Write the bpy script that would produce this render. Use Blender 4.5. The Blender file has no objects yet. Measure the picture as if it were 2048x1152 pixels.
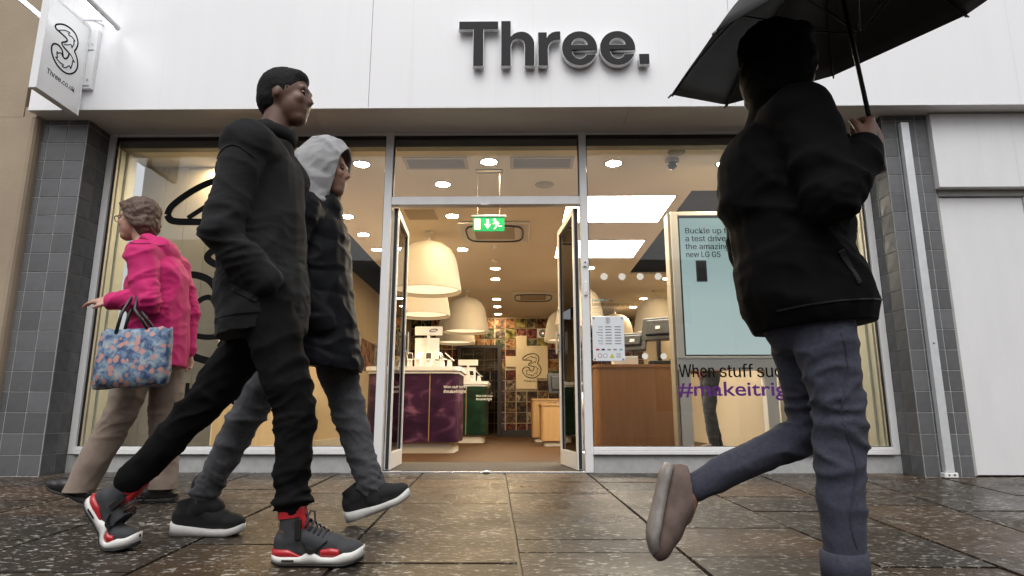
import bpy, bmesh, math, random
from mathutils import Vector, Matrix, noise
R = math.radians
random.seed(7)
scene = bpy.context.scene
col = scene.collection

# ------------------------------------------------------------------ camera, sky, sun, exposure
cam_d = bpy.data.cameras.new('camera'); cam = bpy.data.objects.new('camera', cam_d); col.objects.link(cam)
cam.location = (0, -4.92, 0.396)
cam.rotation_euler = (R(90 + 11.5), 0, 0.01227)
cam_d.lens = 22.465; cam_d.sensor_width = 36; cam_d.clip_start = 0.05; cam_d.clip_end = 500
scene.camera = cam
w = bpy.data.worlds.new('World'); scene.world = w; w.use_nodes = True
nt = w.node_tree
sky = nt.nodes.new('ShaderNodeTexSky'); sky.sky_type = 'NISHITA'; sky.sun_disc = False
sky.sun_elevation = R(58); sky.sun_rotation = R(195); sky.air_density = 1.0; sky.dust_density = 4.0; sky.ozone_density = 1.0
hs = nt.nodes.new('ShaderNodeHueSaturation'); hs.inputs['Saturation'].default_value = 0.14   # grey overcast
nt.links.new(sky.outputs[0], hs.inputs['Color'])
nt.links.new(hs.outputs[0], nt.nodes['Background'].inputs[0])
nt.nodes['Background'].inputs[1].default_value = 0.15
sun_d = bpy.data.lights.new('sun', 'SUN'); sun = bpy.data.objects.new('sun', sun_d); col.objects.link(sun)
sun_d.energy = 1.2; sun_d.angle = R(50); sun_d.color = (1.0, 0.98, 0.95)
sun.rotation_euler = (R(32), 0, R(15))
scene.view_settings.view_transform = 'Standard'; scene.view_settings.look = 'None'
scene.view_settings.exposure = 0.27; scene.view_settings.gamma = 1.0
scene.render.engine = 'CYCLES'
scene.cycles.use_denoising = True
scene.cycles.max_bounces = 8; scene.cycles.transparent_max_bounces = 24
scene.cycles.glossy_bounces = 3; scene.cycles.sample_clamp_indirect = 4.0
scene.cycles.caustics_reflective = False; scene.cycles.caustics_refractive = False

# ------------------------------------------------------------------ materials
def nodes(m):
    m.use_nodes = True
    return m.node_tree, m.node_tree.nodes['Principled BSDF']
def mat(name, c, rough=0.5, metal=0.0, var=0.0, scale=6.0, bump=0.0, bscale=40.0, stretch=(1,1,1), spec=0.5, rvar=0.0, sheen=0.0, coat=0.0, alt=None):
    """base colour with noise variation towards alt (or darker), roughness variation and fine bump"""
    m = bpy.data.materials.new(name); t, b = nodes(m)
    b.inputs['Base Color'].default_value = (*c, 1); b.inputs['Roughness'].default_value = rough
    b.inputs['Metallic'].default_value = metal; b.inputs['Specular IOR Level'].default_value = spec
    if sheen: b.inputs['Sheen Weight'].default_value = sheen; b.inputs['Sheen Roughness'].default_value = 0.6
    if coat: b.inputs['Coat Weight'].default_value = coat; b.inputs['Coat Roughness'].default_value = 0.1
    if var or bump or rvar:
        tc = t.nodes.new('ShaderNodeTexCoord'); mp = t.nodes.new('ShaderNodeMapping'); mp.inputs['Scale'].default_value = stretch
        t.links.new(tc.outputs['Object'], mp.inputs['Vector'])
    if var or rvar:
        n = t.nodes.new('ShaderNodeTexNoise'); n.inputs['Scale'].default_value = scale; n.inputs['Detail'].default_value = 6; n.inputs['Roughness'].default_value = 0.65
        t.links.new(mp.outputs[0], n.inputs['Vector'])
        r = t.nodes.new('ShaderNodeMapRange'); r.inputs['From Min'].default_value = 0.3; r.inputs['From Max'].default_value = 0.7
        t.links.new(n.outputs['Fac'], r.inputs['Value'])
    if var:
        mx = t.nodes.new('ShaderNodeMix'); mx.data_type = 'RGBA'
        a = alt if alt else tuple(x * (1 - var) for x in c)
        mx.inputs['A'].default_value = (*c, 1); mx.inputs['B'].default_value = (*a, 1)
        t.links.new(r.outputs[0], mx.inputs['Factor']); t.links.new(mx.outputs['Result'], b.inputs['Base Color'])
    if rvar:
        rr = t.nodes.new('ShaderNodeMapRange'); rr.inputs['To Min'].default_value = max(0.02, rough - rvar); rr.inputs['To Max'].default_value = min(1, rough + rvar)
        t.links.new(r.outputs[0], rr.inputs['Value']); t.links.new(rr.outputs[0], b.inputs['Roughness'])
    if bump:
        n2 = t.nodes.new('ShaderNodeTexNoise'); n2.inputs['Scale'].default_value = bscale; n2.inputs['Detail'].default_value = 4
        t.links.new(mp.outputs[0], n2.inputs['Vector'])
        bp = t.nodes.new('ShaderNodeBump'); bp.inputs['Strength'].default_value = bump; bp.inputs['Distance'].default_value = 0.004
        t.links.new(n2.outputs['Fac'], bp.inputs['Height']); t.links.new(bp.outputs[0], b.inputs['Normal'])
    return m
def emit(name, c, s):
    m = bpy.data.materials.new(name); t, b = nodes(m)
    b.inputs['Base Color'].default_value = (*[min(1, x) for x in c], 1)
    b.inputs['Emission Color'].default_value = (*c, 1); b.inputs['Emission Strength'].default_value = s
    return m
def glass(name, tint=(0.965, 0.975, 0.97)):
    m = bpy.data.materials.new(name); m.use_nodes = True; t = m.node_tree; t.nodes.clear()
    o = t.nodes.new('ShaderNodeOutputMaterial'); mx = t.nodes.new('ShaderNodeMixShader'); fr = t.nodes.new('ShaderNodeFresnel'); fr.inputs['IOR'].default_value = 1.5
    tr = t.nodes.new('ShaderNodeBsdfTransparent'); tr.inputs[0].default_value = (*tint, 1)
    gl = t.nodes.new('ShaderNodeBsdfGlossy'); gl.inputs['Roughness'].default_value = 0.0
    t.links.new(fr.outputs[0], mx.inputs[0]); t.links.new(tr.outputs[0], mx.inputs[1]); t.links.new(gl.outputs[0], mx.inputs[2]); t.links.new(mx.outputs[0], o.inputs[0])
    return m
M = {}
M['fascia'] = mat('white_fascia_panel', (0.80, 0.80, 0.82), 0.35, var=0.035, scale=1.6, stretch=(3.5, 1, 0.16), rvar=0.06)
def streaks(m, amt):
    t = m.node_tree; b = t.nodes['Principled BSDF']; N = t.nodes.new; L = t.links.new
    geo = N('ShaderNodeNewGeometry'); mp = N('ShaderNodeMapping'); mp.inputs['Scale'].default_value = (14, 1, 0.12); L(geo.outputs['Position'], mp.inputs['Vector'])
    n = N('ShaderNodeTexNoise'); n.inputs['Scale'].default_value = 1.0; n.inputs['Detail'].default_value = 4; n.inputs['Roughness'].default_value = 0.75; L(mp.outputs[0], n.inputs['Vector'])
    r = N('ShaderNodeMapRange'); r.inputs['From Min'].default_value = 0.60; r.inputs['From Max'].default_value = 0.78; r.inputs['To Max'].default_value = amt; L(n.outputs['Fac'], r.inputs['Value'])
    mx = N('ShaderNodeMix'); mx.data_type = 'RGBA'; mx.inputs['B'].default_value = (0.36, 0.35, 0.33, 1); L(r.outputs[0], mx.inputs['Factor']); L(b.inputs['Base Color'].links[0].from_socket, mx.inputs['A']); L(mx.outputs['Result'], b.inputs['Base Color'])
streaks(M['fascia'], 0.22)
M['fascia_edge'] = mat('white_aluminium', (0.78, 0.78, 0.79), 0.35, var=0.06, scale=5)
M['soffit'] = mat('soffit_board', (0.86, 0.85, 0.83), 0.6, var=0.12, scale=2.5, stretch=(0.6, 2, 1))
M['frame'] = mat('white_window_frame', (0.74, 0.74, 0.74), 0.35, var=0.08, scale=4, stretch=(3, 3, 0.8), rvar=0.08)
M['reveal'] = mat('pale_green_reveal', (0.76, 0.80, 0.74), 0.4, var=0.08, scale=4)
M['dark'] = mat('olive_blind_box', (0.26, 0.255, 0.22), 0.6)
M['gasket'] = mat('black_rubber', (0.015, 0.015, 0.015), 0.6)
M['riser'] = mat('grey_stone_riser', (0.42, 0.425, 0.425), 0.45, var=0.25, scale=16, bump=0.1, bscale=60)
M['grout'] = mat('grey_grout', (0.50, 0.50, 0.49), 0.85, var=0.3, scale=14, bump=0.2, bscale=150)
M['glass'] = glass('shop_glass')
M['render'] = mat('beige_render', (0.36, 0.285, 0.205), 0.85, var=0.22, scale=2.2, bump=0.55, bscale=70, alt=(0.30, 0.235, 0.17))
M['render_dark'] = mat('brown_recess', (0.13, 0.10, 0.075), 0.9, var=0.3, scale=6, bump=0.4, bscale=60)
M['whitewall'] = mat('white_painted_board', (0.72, 0.72, 0.73), 0.5, var=0.08, scale=3, bump=0.12, bscale=50, stretch=(2, 1, 0.6))
streaks(M['whitewall'], 0.30)
M['ledge'] = mat('grey_ledge', (0.42, 0.42, 0.40), 0.6, var=0.3, scale=8)
M['metal'] = mat('brushed_metal', (0.62, 0.63, 0.65), 0.35, metal=0.7, var=0.15, scale=20)
M['steel'] = mat('steel', (0.55, 0.56, 0.58), 0.25, metal=1.0)
M['conduit'] = mat('galvanised_white', (0.70, 0.72, 0.74), 0.4, metal=0.25, var=0.2, scale=9, rvar=0.1)
M['letter_face'] = mat('charcoal_letter_face', (0.012, 0.012, 0.015), 0.55, spec=0.2)
M['letter_side'] = mat('white_letter_side', (0.82, 0.82, 0.82), 0.3)
M['letter_tray'] = mat('grey_letter_tray', (0.45, 0.45, 0.46), 0.5)
M['black'] = mat('black_vinyl', (0.006, 0.006, 0.006), 0.75, spec=0.08)
M['purple_vinyl'] = mat('purple_vinyl', (0.10, 0.026, 0.17), 0.75, spec=0.08)
M['teal_vinyl'] = mat('teal_vinyl', (0.12, 0.38, 0.42), 0.5)
M['grey_vinyl'] = mat('grey_print', (0.25, 0.25, 0.26), 0.5)
M['dot'] = mat('cream_vinyl_dot', (0.80, 0.76, 0.66), 0.6)
M['white'] = mat('white_plastic', (0.80, 0.79, 0.77), 0.35, var=0.04, scale=8)
M['sign_white'] = mat('sign_acrylic', (0.84, 0.84, 0.84), 0.25, var=0.04, scale=3)
M['notice'] = mat('notice_acrylic', (0.70, 0.73, 0.76), 0.2)
M['ceiling'] = mat('cream_ceiling', (0.88, 0.80, 0.68), 0.8, var=0.05, scale=1.5)
M['wall'] = mat('cream_wall', (0.60, 0.52, 0.40), 0.7, var=0.08, scale=1.4, stretch=(1, 1, 0.3))
M['plywall'] = mat('pale_ply_panel', (0.55, 0.43, 0.27), 0.55, var=0.14, scale=3, stretch=(6, 6, 0.5), bump=0.04)
M['bay'] = mat('pale_bay_panel', (0.72, 0.66, 0.54), 0.6, var=0.06, scale=3, stretch=(4, 4, 0.5))
M['kiosk'] = mat('white_gloss_kiosk', (0.88, 0.88, 0.87), 0.3)
M['dark_steel'] = mat('black_steel', (0.03, 0.03, 0.032), 0.4, metal=0.8)
M['slot'] = mat('black_ceiling_slot', (0.012, 0.011, 0.010), 0.8)
M['wood'] = mat('orange_wood', (0.36, 0.165, 0.06), 0.4, var=0.25, scale=3, stretch=(8, 8, 0.6), rvar=0.1)
M['wood_end'] = mat('golden_wood', (0.42, 0.25, 0.10), 0.45, var=0.22, scale=3, stretch=(8, 8, 0.6))
M['kick'] = mat('pale_plinth', (0.55, 0.50, 0.42), 0.5)
M['vent'] = mat('grey_vent_slat', (0.24, 0.21, 0.17), 0.6)
M['vent_frame'] = mat('taupe_vent_frame', (0.40, 0.34, 0.26), 0.6)
M['shade'] = mat('cream_lamp_shade', (0.42, 0.37, 0.30), 0.8, var=0.06, scale=10)
_b = M['shade'].node_tree.nodes['Principled BSDF']; _b.inputs['Emission Color'].default_value = (1.0, 0.78, 0.46, 1); _b.inputs['Emission Strength'].default_value = 0.07   # lit fabric
M['black_plastic'] = mat('black_plastic', (0.018, 0.018, 0.02), 0.35)
M['screen'] = mat('dark_screen', (0.01, 0.012, 0.016), 0.12)
M['mat'] = mat('entrance_mat', (0.065, 0.055, 0.045), 0.95, var=0.35, scale=120, bump=0.5, bscale=300)
M['e_down'] = emit('downlight_glow', (1.0, 0.76, 0.45), 290.0)
M['e_panel'] = emit('panel_glow', (1.0, 0.90, 0.74), 30.0)
M['e_bulb'] = emit('pendant_bulb_glow', (1.0, 0.74, 0.42), 16.0)
M['e_tube'] = emit('sign_tube_glow', (0.95, 0.98, 1.0), 11.0)
M['e_green'] = emit('exit_green', (0.0, 0.30, 0.10), 0.75)
M['e_exit_white'] = emit('exit_white', (0.9, 0.85, 0.7), 0.55)
M['e_poster'] = None
M['red'] = mat('red_leather', (0.42, 0.018, 0.025), 0.3, var=0.15, scale=30)

# ------------------------------------------------------------------ mesh helpers
class MB:
    def __init__(s): s.v = []; s.f = []; s.mi = []; s.cur = 0
    def add(s, vs, fs):
        o = len(s.v); s.v += [tuple(v) for v in vs]; s.f += [tuple(i + o for i in f) for f in fs]; s.mi += [s.cur] * len(fs); return s
    def box(s, x0, x1, y0, y1, z0, z1):
        return s.add([(x0,y0,z0),(x1,y0,z0),(x1,y1,z0),(x0,y1,z0),(x0,y0,z1),(x1,y0,z1),(x1,y1,z1),(x0,y1,z1)],
                     [(0,3,2,1),(4,5,6,7),(0,1,5,4),(1,2,6,5),(2,3,7,6),(3,0,4,7)])
    def cyl(s, p0, p1, r0, r1=None, n=16, caps=True):
        r1 = r0 if r1 is None else r1; p0 = Vector(p0); p1 = Vector(p1); d = (p1 - p0).normalized()
        a = d.orthogonal().normalized(); b = d.cross(a)
        vs = [p0 + r0*(math.cos(t)*a + math.sin(t)*b) for t in [2*math.pi*i/n for i in range(n)]]
        vs += [p1 + r1*(math.cos(t)*a + math.sin(t)*b) for t in [2*math.pi*i/n for i in range(n)]]
        fs = [(i, (i+1) % n, n + (i+1) % n, n + i) for i in range(n)]
        if caps: fs += [tuple(range(n))[::-1], tuple(range(n, 2*n))]
        return s.add(vs, fs)
    def tube(s, pts, r, n=8):
        pts = [Vector(p) for p in pts]; rings = []; a = None
        for i, p in enumerate(pts):
            d = (pts[min(i+1, len(pts)-1)] - pts[max(i-1, 0)]).normalized()
            a = d.orthogonal().normalized() if a is None else (a - d*a.dot(d)).normalized()
            b = d.cross(a); rr = r[i] if isinstance(r, (list, tuple)) else r
            rings.append([p + rr*(math.cos(2*math.pi*k/n)*a + math.sin(2*math.pi*k/n)*b) for k in range(n)])
        return s.loft(rings)
    def loft(s, rings, cap=True, close=True):
        n = len(rings[0]); vs = [v for r_ in rings for v in r_]; fs = []
        for i in range(len(rings)-1):
            for k in range(n if close else n-1):
                fs.append((i*n+k, i*n+(k+1) % n, (i+1)*n+(k+1) % n, (i+1)*n+k))
        if cap: fs += [tuple(range(n))[::-1], tuple(range((len(rings)-1)*n, len(rings)*n))]
        return s.add(vs, fs)
    def lathe(s, prof, c=(0,0,0), n=32, cap=False):
        rings = [[(c[0]+r*math.cos(2*math.pi*k/n), c[1]+r*math.sin(2*math.pi*k/n), c[2]+z) for k in range(n)] for r, z in prof]
        return s.loft(rings, cap=cap)
    def disc(s, c, r, n=24, up=True):
        return s.add([(c[0]+r*math.cos(2*math.pi*k/n), c[1]+r*math.sin(2*math.pi*k/n), c[2]) for k in range(n)], [tuple(range(n)) if up else tuple(range(n))[::-1]])
    def xform(s, mtx): s.v = [tuple(mtx @ Vector(v)) for v in s.v]; return s
    def build(s, name, m, parent=None, smooth=False, bevel=0.0, loc=None, segs=2):
        me = bpy.data.meshes.new(name); me.from_pydata(s.v, [], s.f)
        ms = m if isinstance(m, (list, tuple)) else [m]
        for x in ms: me.materials.append(M[x] if isinstance(x, str) else x)
        if len(ms) > 1: me.polygons.foreach_set('material_index', s.mi)
        if smooth: me.polygons.foreach_set('use_smooth', [True]*len(me.polygons))
        me.update()
        return link(name, me, parent, bevel, loc, segs)
def link(name, me, parent=None, bevel=0.0, loc=None, segs=2):
    o = bpy.data.objects.new(name, me); col.objects.link(o)
    if loc is not None: o.location = loc
    if parent is not None: o.parent = parent
    if bevel:
        b = o.modifiers.new('bevel', 'BEVEL'); b.width = bevel; b.segments = segs; b.limit_method = 'ANGLE'; b.angle_limit = R(40)
    return o
def box(name, m, parent, x0, x1, y0, y1, z0, z1, bevel=0.0): return MB().box(x0,x1,y0,y1,z0,z1).build(name, m, parent, bevel=bevel)
def tag(o, label, cat, group=None):
    o['label'] = label; o['category'] = cat
    if group: o['group'] = group
    return o
def thing(name, label, cat, group=None, loc=(0,0,0)):
    o = bpy.data.objects.new(name, None); o.empty_display_size = 0.1; col.objects.link(o); o.location = loc
    return tag(o, label, cat, group)
def struct(o): o['kind'] = 'structure'; return o
def dup(o, parent=None, loc=None):
    c = o.copy(); col.objects.link(c); c.parent = parent
    if loc is not None: c.location = loc
    for ch in list(o.children): dup(ch, c)
    return c
def to_mesh(o, name):
    bpy.context.view_layer.update(); dg = bpy.context.evaluated_depsgraph_get(); dg.update()
    me = bpy.data.meshes.new_from_object(o.evaluated_get(dg)); me.name = name
    d = o.data; bpy.data.objects.remove(o)
    if isinstance(d, bpy.types.Curve): bpy.data.curves.remove(d)
    else: bpy.data.meshes.remove(d)
    return me
UPRIGHT = Matrix.Rotation(R(90), 4, 'X')          # drawing plane XY -> wall plane XZ facing -Y
import os
FONT = None
try:
    fp = os.path.join(bpy.utils.system_resource('DATAFILES', path='fonts'), 'Inter.woff2')
    if os.path.exists(fp): FONT = bpy.data.fonts.load(fp)         # Blender's own bundled typeface
except Exception: FONT = None
def text(name, s, m, parent, loc, size, ext=0.001, bold=0.0, align='LEFT', rot=None, width=None, space=1.0, line=1.0, xs=1.0, plain=False):
    """lettering as flat thick mesh; size = cap height in metres; width = total width wanted"""
    c = bpy.data.curves.new(name, 'FONT'); c.body = s; c.font = FONT if FONT and not plain else c.font; c.size = size / (0.70 if plain else CAPH); c.offset = bold*size if plain else 0.0; c.extrude = max(ext, 1e-4);  c.align_x = align; c.space_character = space; c.space_line = line
    o = bpy.data.objects.new(name, c); col.objects.link(o); me = to_mesh(o, name)
    if width:
        xsv = [v.co.x for v in me.vertices]; k = width / (max(xsv) - min(xsv)); me.transform(Matrix.Diagonal((k, 1, 1, 1)))
    if xs != 1.0: me.transform(Matrix.Diagonal((xs, 1, 1, 1)))
    if bold and not plain:                                     # heavier weight: the glyphs overstruck a hair to each side
        bm = bmesh.new()
        for j, (sx, sz_) in enumerate([(0, 0), (-bold*size, 0.35), (bold*size, -0.35)]):
            nv = len(bm.verts); bm.from_mesh(me); bm.verts.ensure_lookup_table()
            for v in bm.verts[nv:]: v.co.x += sx; v.co.z += sz_*max(ext, 1e-4)
        bm.to_mesh(me); bm.free()
    zz = max(abs(v.co.z) for v in me.vertices); me.transform(Matrix.Diagonal((1, 1, ext/zz, 1)))
    me.transform(rot if rot else UPRIGHT); me.materials.clear(); me.materials.append(M[m] if isinstance(m, str) else m)
    return link(name, me, parent, loc=loc)
def _cap():
    c = bpy.data.curves.new('t', 'FONT'); c.body = 'H'; c.font = FONT if FONT else c.font; c.size = 1.0
    o = bpy.data.objects.new('t', c); col.objects.link(o); me = to_mesh(o, 't'); h = max(v.co.y for v in me.vertices) - min(v.co.y for v in me.vertices); bpy.data.meshes.remove(me); return h
CAPH = _cap()
def shape(splines, ext, offset=0.0):
    """filled 2D outlines (holes allowed) with thickness 2*ext -> mesh in XY"""
    c = bpy.data.curves.new('shape', 'CURVE'); c.dimensions = '2D'; c.fill_mode = 'BOTH'; c.extrude = ext; c.offset = offset
    for pts in splines:
        sp = c.splines.new('POLY'); sp.points.add(len(pts)-1); sp.use_cyclic_u = True
        for p, q in zip(sp.points, pts): p.co = (q[0], q[1], 0, 1)
    o = bpy.data.objects.new('shape', c); col.objects.link(o)
    return to_mesh(o, 'shape')
def smooth_path(pts, n=6):
    P = [Vector((p[0], p[1], 0)) for p in pts]; out = []
    for i in range(len(P)-1):
        a = P[max(i-1, 0)]; b = P[i]; c = P[i+1]; d = P[min(i+2, len(P)-1)]
        for k in range(n):
            t = k/n
            out.append(0.5*((2*b) + (c-a)*t + (2*a-5*b+4*c-d)*t*t + (-a+3*b-3*c+d)*t**3))
    out.append(P[-1]); return out
def ribbon(mb, pts, w, th):
    """flat stroke of width w in XY, thickness th in Z"""
    n = len(pts); L = []; Rr = []
    for i, p in enumerate(pts):
        d = pts[min(i+1, n-1)] - pts[max(i-1, 0)]; d = d.normalized() if d.length > 1e-9 else Vector((1,0,0)); q = Vector((-d.y, d.x, 0))*w/2
        L.append(p+q); Rr.append(p-q)
    rings = [[(l.x,l.y,0), (r.x,r.y,0), (r.x,r.y,th), (l.x,l.y,th)] for l, r in zip(L, Rr)]
    mb.loft(rings)
# the flame "3" emblem, traced outline in its own units (y down), drawn as strokes
EMB_OUT = [[(225,385),(240,350),(300,300),(370,262),(450,240),(520,235),(590,245),(640,280),(675,330),(682,380),(668,445),(636,508)],
           [(636,508),(690,560),(725,620),(740,690),(725,755),(690,815),(630,870),(560,905),(480,915),(400,902),(330,872),(270,822),(232,762),(220,700),(238,650),(280,618),(335,605),(390,620),(422,652),(436,692),(452,716),(482,720),(512,700),(535,660),(546,612),(540,594)],
           [(225,385),(248,408),(330,412),(400,414),(452,420),(474,442),(455,475),(410,510),(384,540),(408,564),(460,580),(540,594)]]
EMB_IN = [[(300,398),(380,342),(440,315),(500,303)],[(500,303),(482,333),(497,350)],[(497,350),(560,336),(620,365)],[(620,365),(598,366),(606,415),(592,458),(580,497)],
          [(580,497),(566,460),(540,466),(490,502),(428,534)],[(540,594),(600,613),(645,648),(672,668)],[(672,668),(634,664),(632,720),(615,802)],[(615,802),(590,770),(562,790),(520,840),(455,860)],
          [(455,860),(476,820)],[(476,820),(410,826),(352,815),(315,795)],[(315,795),(346,785),(330,745),(325,705)],[(325,705),(345,722),(380,692),(410,688),(440,716)]]
def emblem(name, m, parent, x0, z0, k, loc, th=0.002, w1=22, w2=15, rot=None, x1=None):
    """k = metres per unit; tip of the emblem (225,385) at drawing origin"""
    mb = MB()
    for P in EMB_OUT: ribbon(mb, [Vector((p.x*k, p.y*k, 0)) for p in smooth_path([(a-225, 385-b) for a, b in P])], w1*k, th)
    for P in EMB_IN: ribbon(mb, [Vector((p.x*k, p.y*k, 0)) for p in smooth_path([(a-225, 385-b) for a, b in P])], w2*k, th)
    mb.xform(rot if rot else UPRIGHT)
    return mb.build(name, m, parent, loc=loc)
# ================================================================== ground
PS = 0.026                                   # the pavement falls gently from the shop to the road
def slab_material():
    m = bpy.data.materials.new('wet_sandstone'); t, b = nodes(m)
    N = t.nodes.new; L = t.links.new
    tc = N('ShaderNodeTexCoord'); geo = N('ShaderNodeNewGeometry'); oi = N('ShaderNodeObjectInfo')
    big = N('ShaderNodeTexNoise'); big.inputs['Scale'].default_value = 1.1; big.inputs['Detail'].default_value = 5; L(geo.outputs['Position'], big.inputs['Vector'])
    med = N('ShaderNodeTexNoise'); med.inputs['Scale'].default_value = 9; med.inputs['Detail'].default_value = 8; med.inputs['Roughness'].default_value = 0.7; L(geo.outputs['Position'], med.inputs['Vector'])
    ramp = N('ShaderNodeValToRGB'); e = ramp.color_ramp.elements
    e[0].position = 0.1; e[0].color = (0.020, 0.0175, 0.0150, 1); e[1].position = 0.95; e[1].color = (0.078, 0.043, 0.019, 1)
    x = e.new(0.5); x.color = (0.036, 0.027, 0.0185, 1)
    ad = N('ShaderNodeMath'); ad.operation = 'MULTIPLY_ADD'; ad.inputs[1].default_value = 0.55; L(oi.outputs['Random'], ad.inputs[0])
    sc = N('ShaderNodeMath'); sc.operation = 'MULTIPLY_ADD'; sc.inputs[1].default_value = 0.9; sc.inputs[2].default_value = -0.22; L(big.outputs['Fac'], sc.inputs[0]); L(sc.outputs[0], ad.inputs[2])
    L(ad.outputs[0], ramp.inputs['Fac'])
    mx = N('ShaderNodeMix'); mx.data_type = 'RGBA'; mx.blend_type = 'MULTIPLY'; mx.inputs['Factor'].default_value = 0.75
    gr = N('ShaderNodeMapRange'); gr.inputs['From Min'].default_value = 0.3; gr.inputs['From Max'].default_value = 0.72; gr.inputs['To Min'].default_value = 0.5; gr.inputs['To Max'].default_value = 1.35
    L(med.outputs['Fac'], gr.inputs['Value']); L(ramp.outputs[0], mx.inputs['A']); L(gr.outputs[0], mx.inputs['B'])
    wn = N('ShaderNodeTexNoise'); wn.inputs['Scale'].default_value = 1.7; wn.inputs['Detail'].default_value = 7; L(geo.outputs['Position'], wn.inputs['Vector'])
    # pale flecks: glints off the wet riven stone, painted into the colour
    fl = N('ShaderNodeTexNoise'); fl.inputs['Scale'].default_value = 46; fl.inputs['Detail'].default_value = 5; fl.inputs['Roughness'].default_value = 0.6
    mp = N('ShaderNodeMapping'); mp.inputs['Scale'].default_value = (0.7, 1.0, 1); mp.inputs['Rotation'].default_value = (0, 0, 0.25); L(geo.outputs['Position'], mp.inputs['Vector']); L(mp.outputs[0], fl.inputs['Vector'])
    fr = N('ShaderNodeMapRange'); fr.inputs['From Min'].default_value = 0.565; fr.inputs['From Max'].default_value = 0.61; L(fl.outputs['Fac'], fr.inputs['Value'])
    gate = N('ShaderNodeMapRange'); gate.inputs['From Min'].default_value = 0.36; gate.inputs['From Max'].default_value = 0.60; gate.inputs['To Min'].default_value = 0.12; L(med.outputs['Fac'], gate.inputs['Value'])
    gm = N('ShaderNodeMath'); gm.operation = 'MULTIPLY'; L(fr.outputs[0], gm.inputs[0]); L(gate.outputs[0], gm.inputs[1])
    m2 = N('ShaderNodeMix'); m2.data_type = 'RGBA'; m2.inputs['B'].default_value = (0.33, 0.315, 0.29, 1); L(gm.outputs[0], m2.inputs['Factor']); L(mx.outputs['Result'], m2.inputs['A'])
    L(m2.outputs['Result'], b.inputs['Base Color'])
    wet = N('ShaderNodeMapRange'); wet.inputs['From Min'].default_value = 0.36; wet.inputs['From Max'].default_value = 0.66; wet.inputs['To Min'].default_value = 0.24; wet.inputs['To Max'].default_value = 0.50
    L(wn.outputs['Fac'], wet.inputs['Value']); L(wet.outputs[0], b.inputs['Roughness'])
    hb = N('ShaderNodeMath'); hb.operation = 'MULTIPLY_ADD'; hb.inputs[1].default_value = 1.2; L(fl.outputs['Fac'], hb.inputs[0]); L(med.outputs['Fac'], hb.inputs[2])
    bp = N('ShaderNodeBump'); bp.inputs['Strength'].default_value = 0.38; bp.inputs['Distance'].default_value = 0.010; L(hb.outputs[0], bp.inputs['Height']); L(bp.outputs[0], b.inputs['Normal'])
    b.inputs['Specular IOR Level'].default_value = 0.22
    return m
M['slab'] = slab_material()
M['joint'] = mat('dark_wet_joint', (0.028, 0.024, 0.02), 0.35, var=0.4, scale=30, bump=0.5, bscale=120)
M['asphalt'] = mat('wet_asphalt', (0.05, 0.05, 0.052), 0.35, var=0.3, scale=30, bump=0.5, bscale=220, rvar=0.15)
M['kerb'] = mat('granite_kerb', (0.30, 0.29, 0.28), 0.5, var=0.3, scale=40)
pv = MB().add([(-40, -6.0, -6*PS-0.012), (40, -6.0, -6*PS-0.012), (40, 0.02, -0.0115), (-40, 0.02, -0.0115)], [(0,1,2,3)]).build('pavement', 'joint'); struct(pv)
rng = random.Random(3)
def slab(x0, x1, y0, y1, k):
    """one riven paving slab with slightly uneven edges; k = slope of its column in plan"""
    g = 0.0035 + rng.random()*0.002; dz = rng.uniform(-0.0025, 0.0012)
    def row(y, z, ins):
        out = []
        for s, xa in ((1, x0), (-1, x1)):
            out.append((xa + k*y*0.5*0 + s*(g+ins) + SK(xa)*y, y, y*PS + z))
        return out
    j = lambda: rng.uniform(-0.002, 0.002)
    A, B = row(y0+g, dz, 0.003), row(y1-g, dz, 0.003); A2, B2 = row(y0+g-0.002, -0.02, 0), row(y1-g+0.002, -0.02, 0)
    vs = [A2[0], A2[1], B2[1], B2[0], A[0], A[1], B[1], B[0]]
    vs = [(x+j(), y+j(), z) for x, y, z in vs[:4]] + [(x+j(), y+j(), z+j()*0.5) for x, y, z in vs[4:]]
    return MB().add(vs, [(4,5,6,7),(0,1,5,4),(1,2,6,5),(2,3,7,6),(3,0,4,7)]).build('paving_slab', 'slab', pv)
def SK(x):            # plan skew of the long joints, as laid
    return -0.042 if x < 0 else (-0.03 if x < 1.4 else (0.07 if x < 2.2 else 0.15))
edges = [-4.42, -3.79, -3.19, -2.56, -1.957, -1.331, -0.718, -0.117, 0.492, 1.069, 1.72, 2.364, 2.95, 3.55, 4.2]
cuts = {6: [-0.40, -0.839, -1.45, -2.083, -2.689, -3.2], 7: [-0.30, -0.564, -1.071, -1.751, -2.325, -2.531, -3.1], 8: [-0.35, -0.564, -1.0, -1.56, -2.10, -2.6, -3.2], 9: [-0.30, -0.498, -1.215, -1.672, -2.164, -2.724, -3.3]}
for i in range(len(edges)-1):
    ys = [0.0] + cuts.get(i, [])
    if len(ys) == 1: ys.append(-rng.uniform(0.22, 0.42))
    while ys[-1] > -5.9: ys.append(ys[-1] - rng.uniform(0.42, 0.78))
    ys = [y for y in ys if y > -5.95] + [-6.0]
    for a, b_ in zip(ys, ys[1:]):
        if a - b_ > 0.03: slab(edges[i], edges[i+1], b_, a, 0)
for s in (-1, 1):
    x0, x1 = ((-40, -4.42-0.01) if s < 0 else (4.2+0.01, 40))
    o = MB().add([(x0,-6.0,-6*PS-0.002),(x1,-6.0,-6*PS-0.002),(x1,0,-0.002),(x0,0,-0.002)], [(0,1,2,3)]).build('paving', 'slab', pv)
struct(box('kerb', 'kerb', None, -40, 40, -6.16, -6.0, -0.32, -6*PS-0.002, 0.01))
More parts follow.
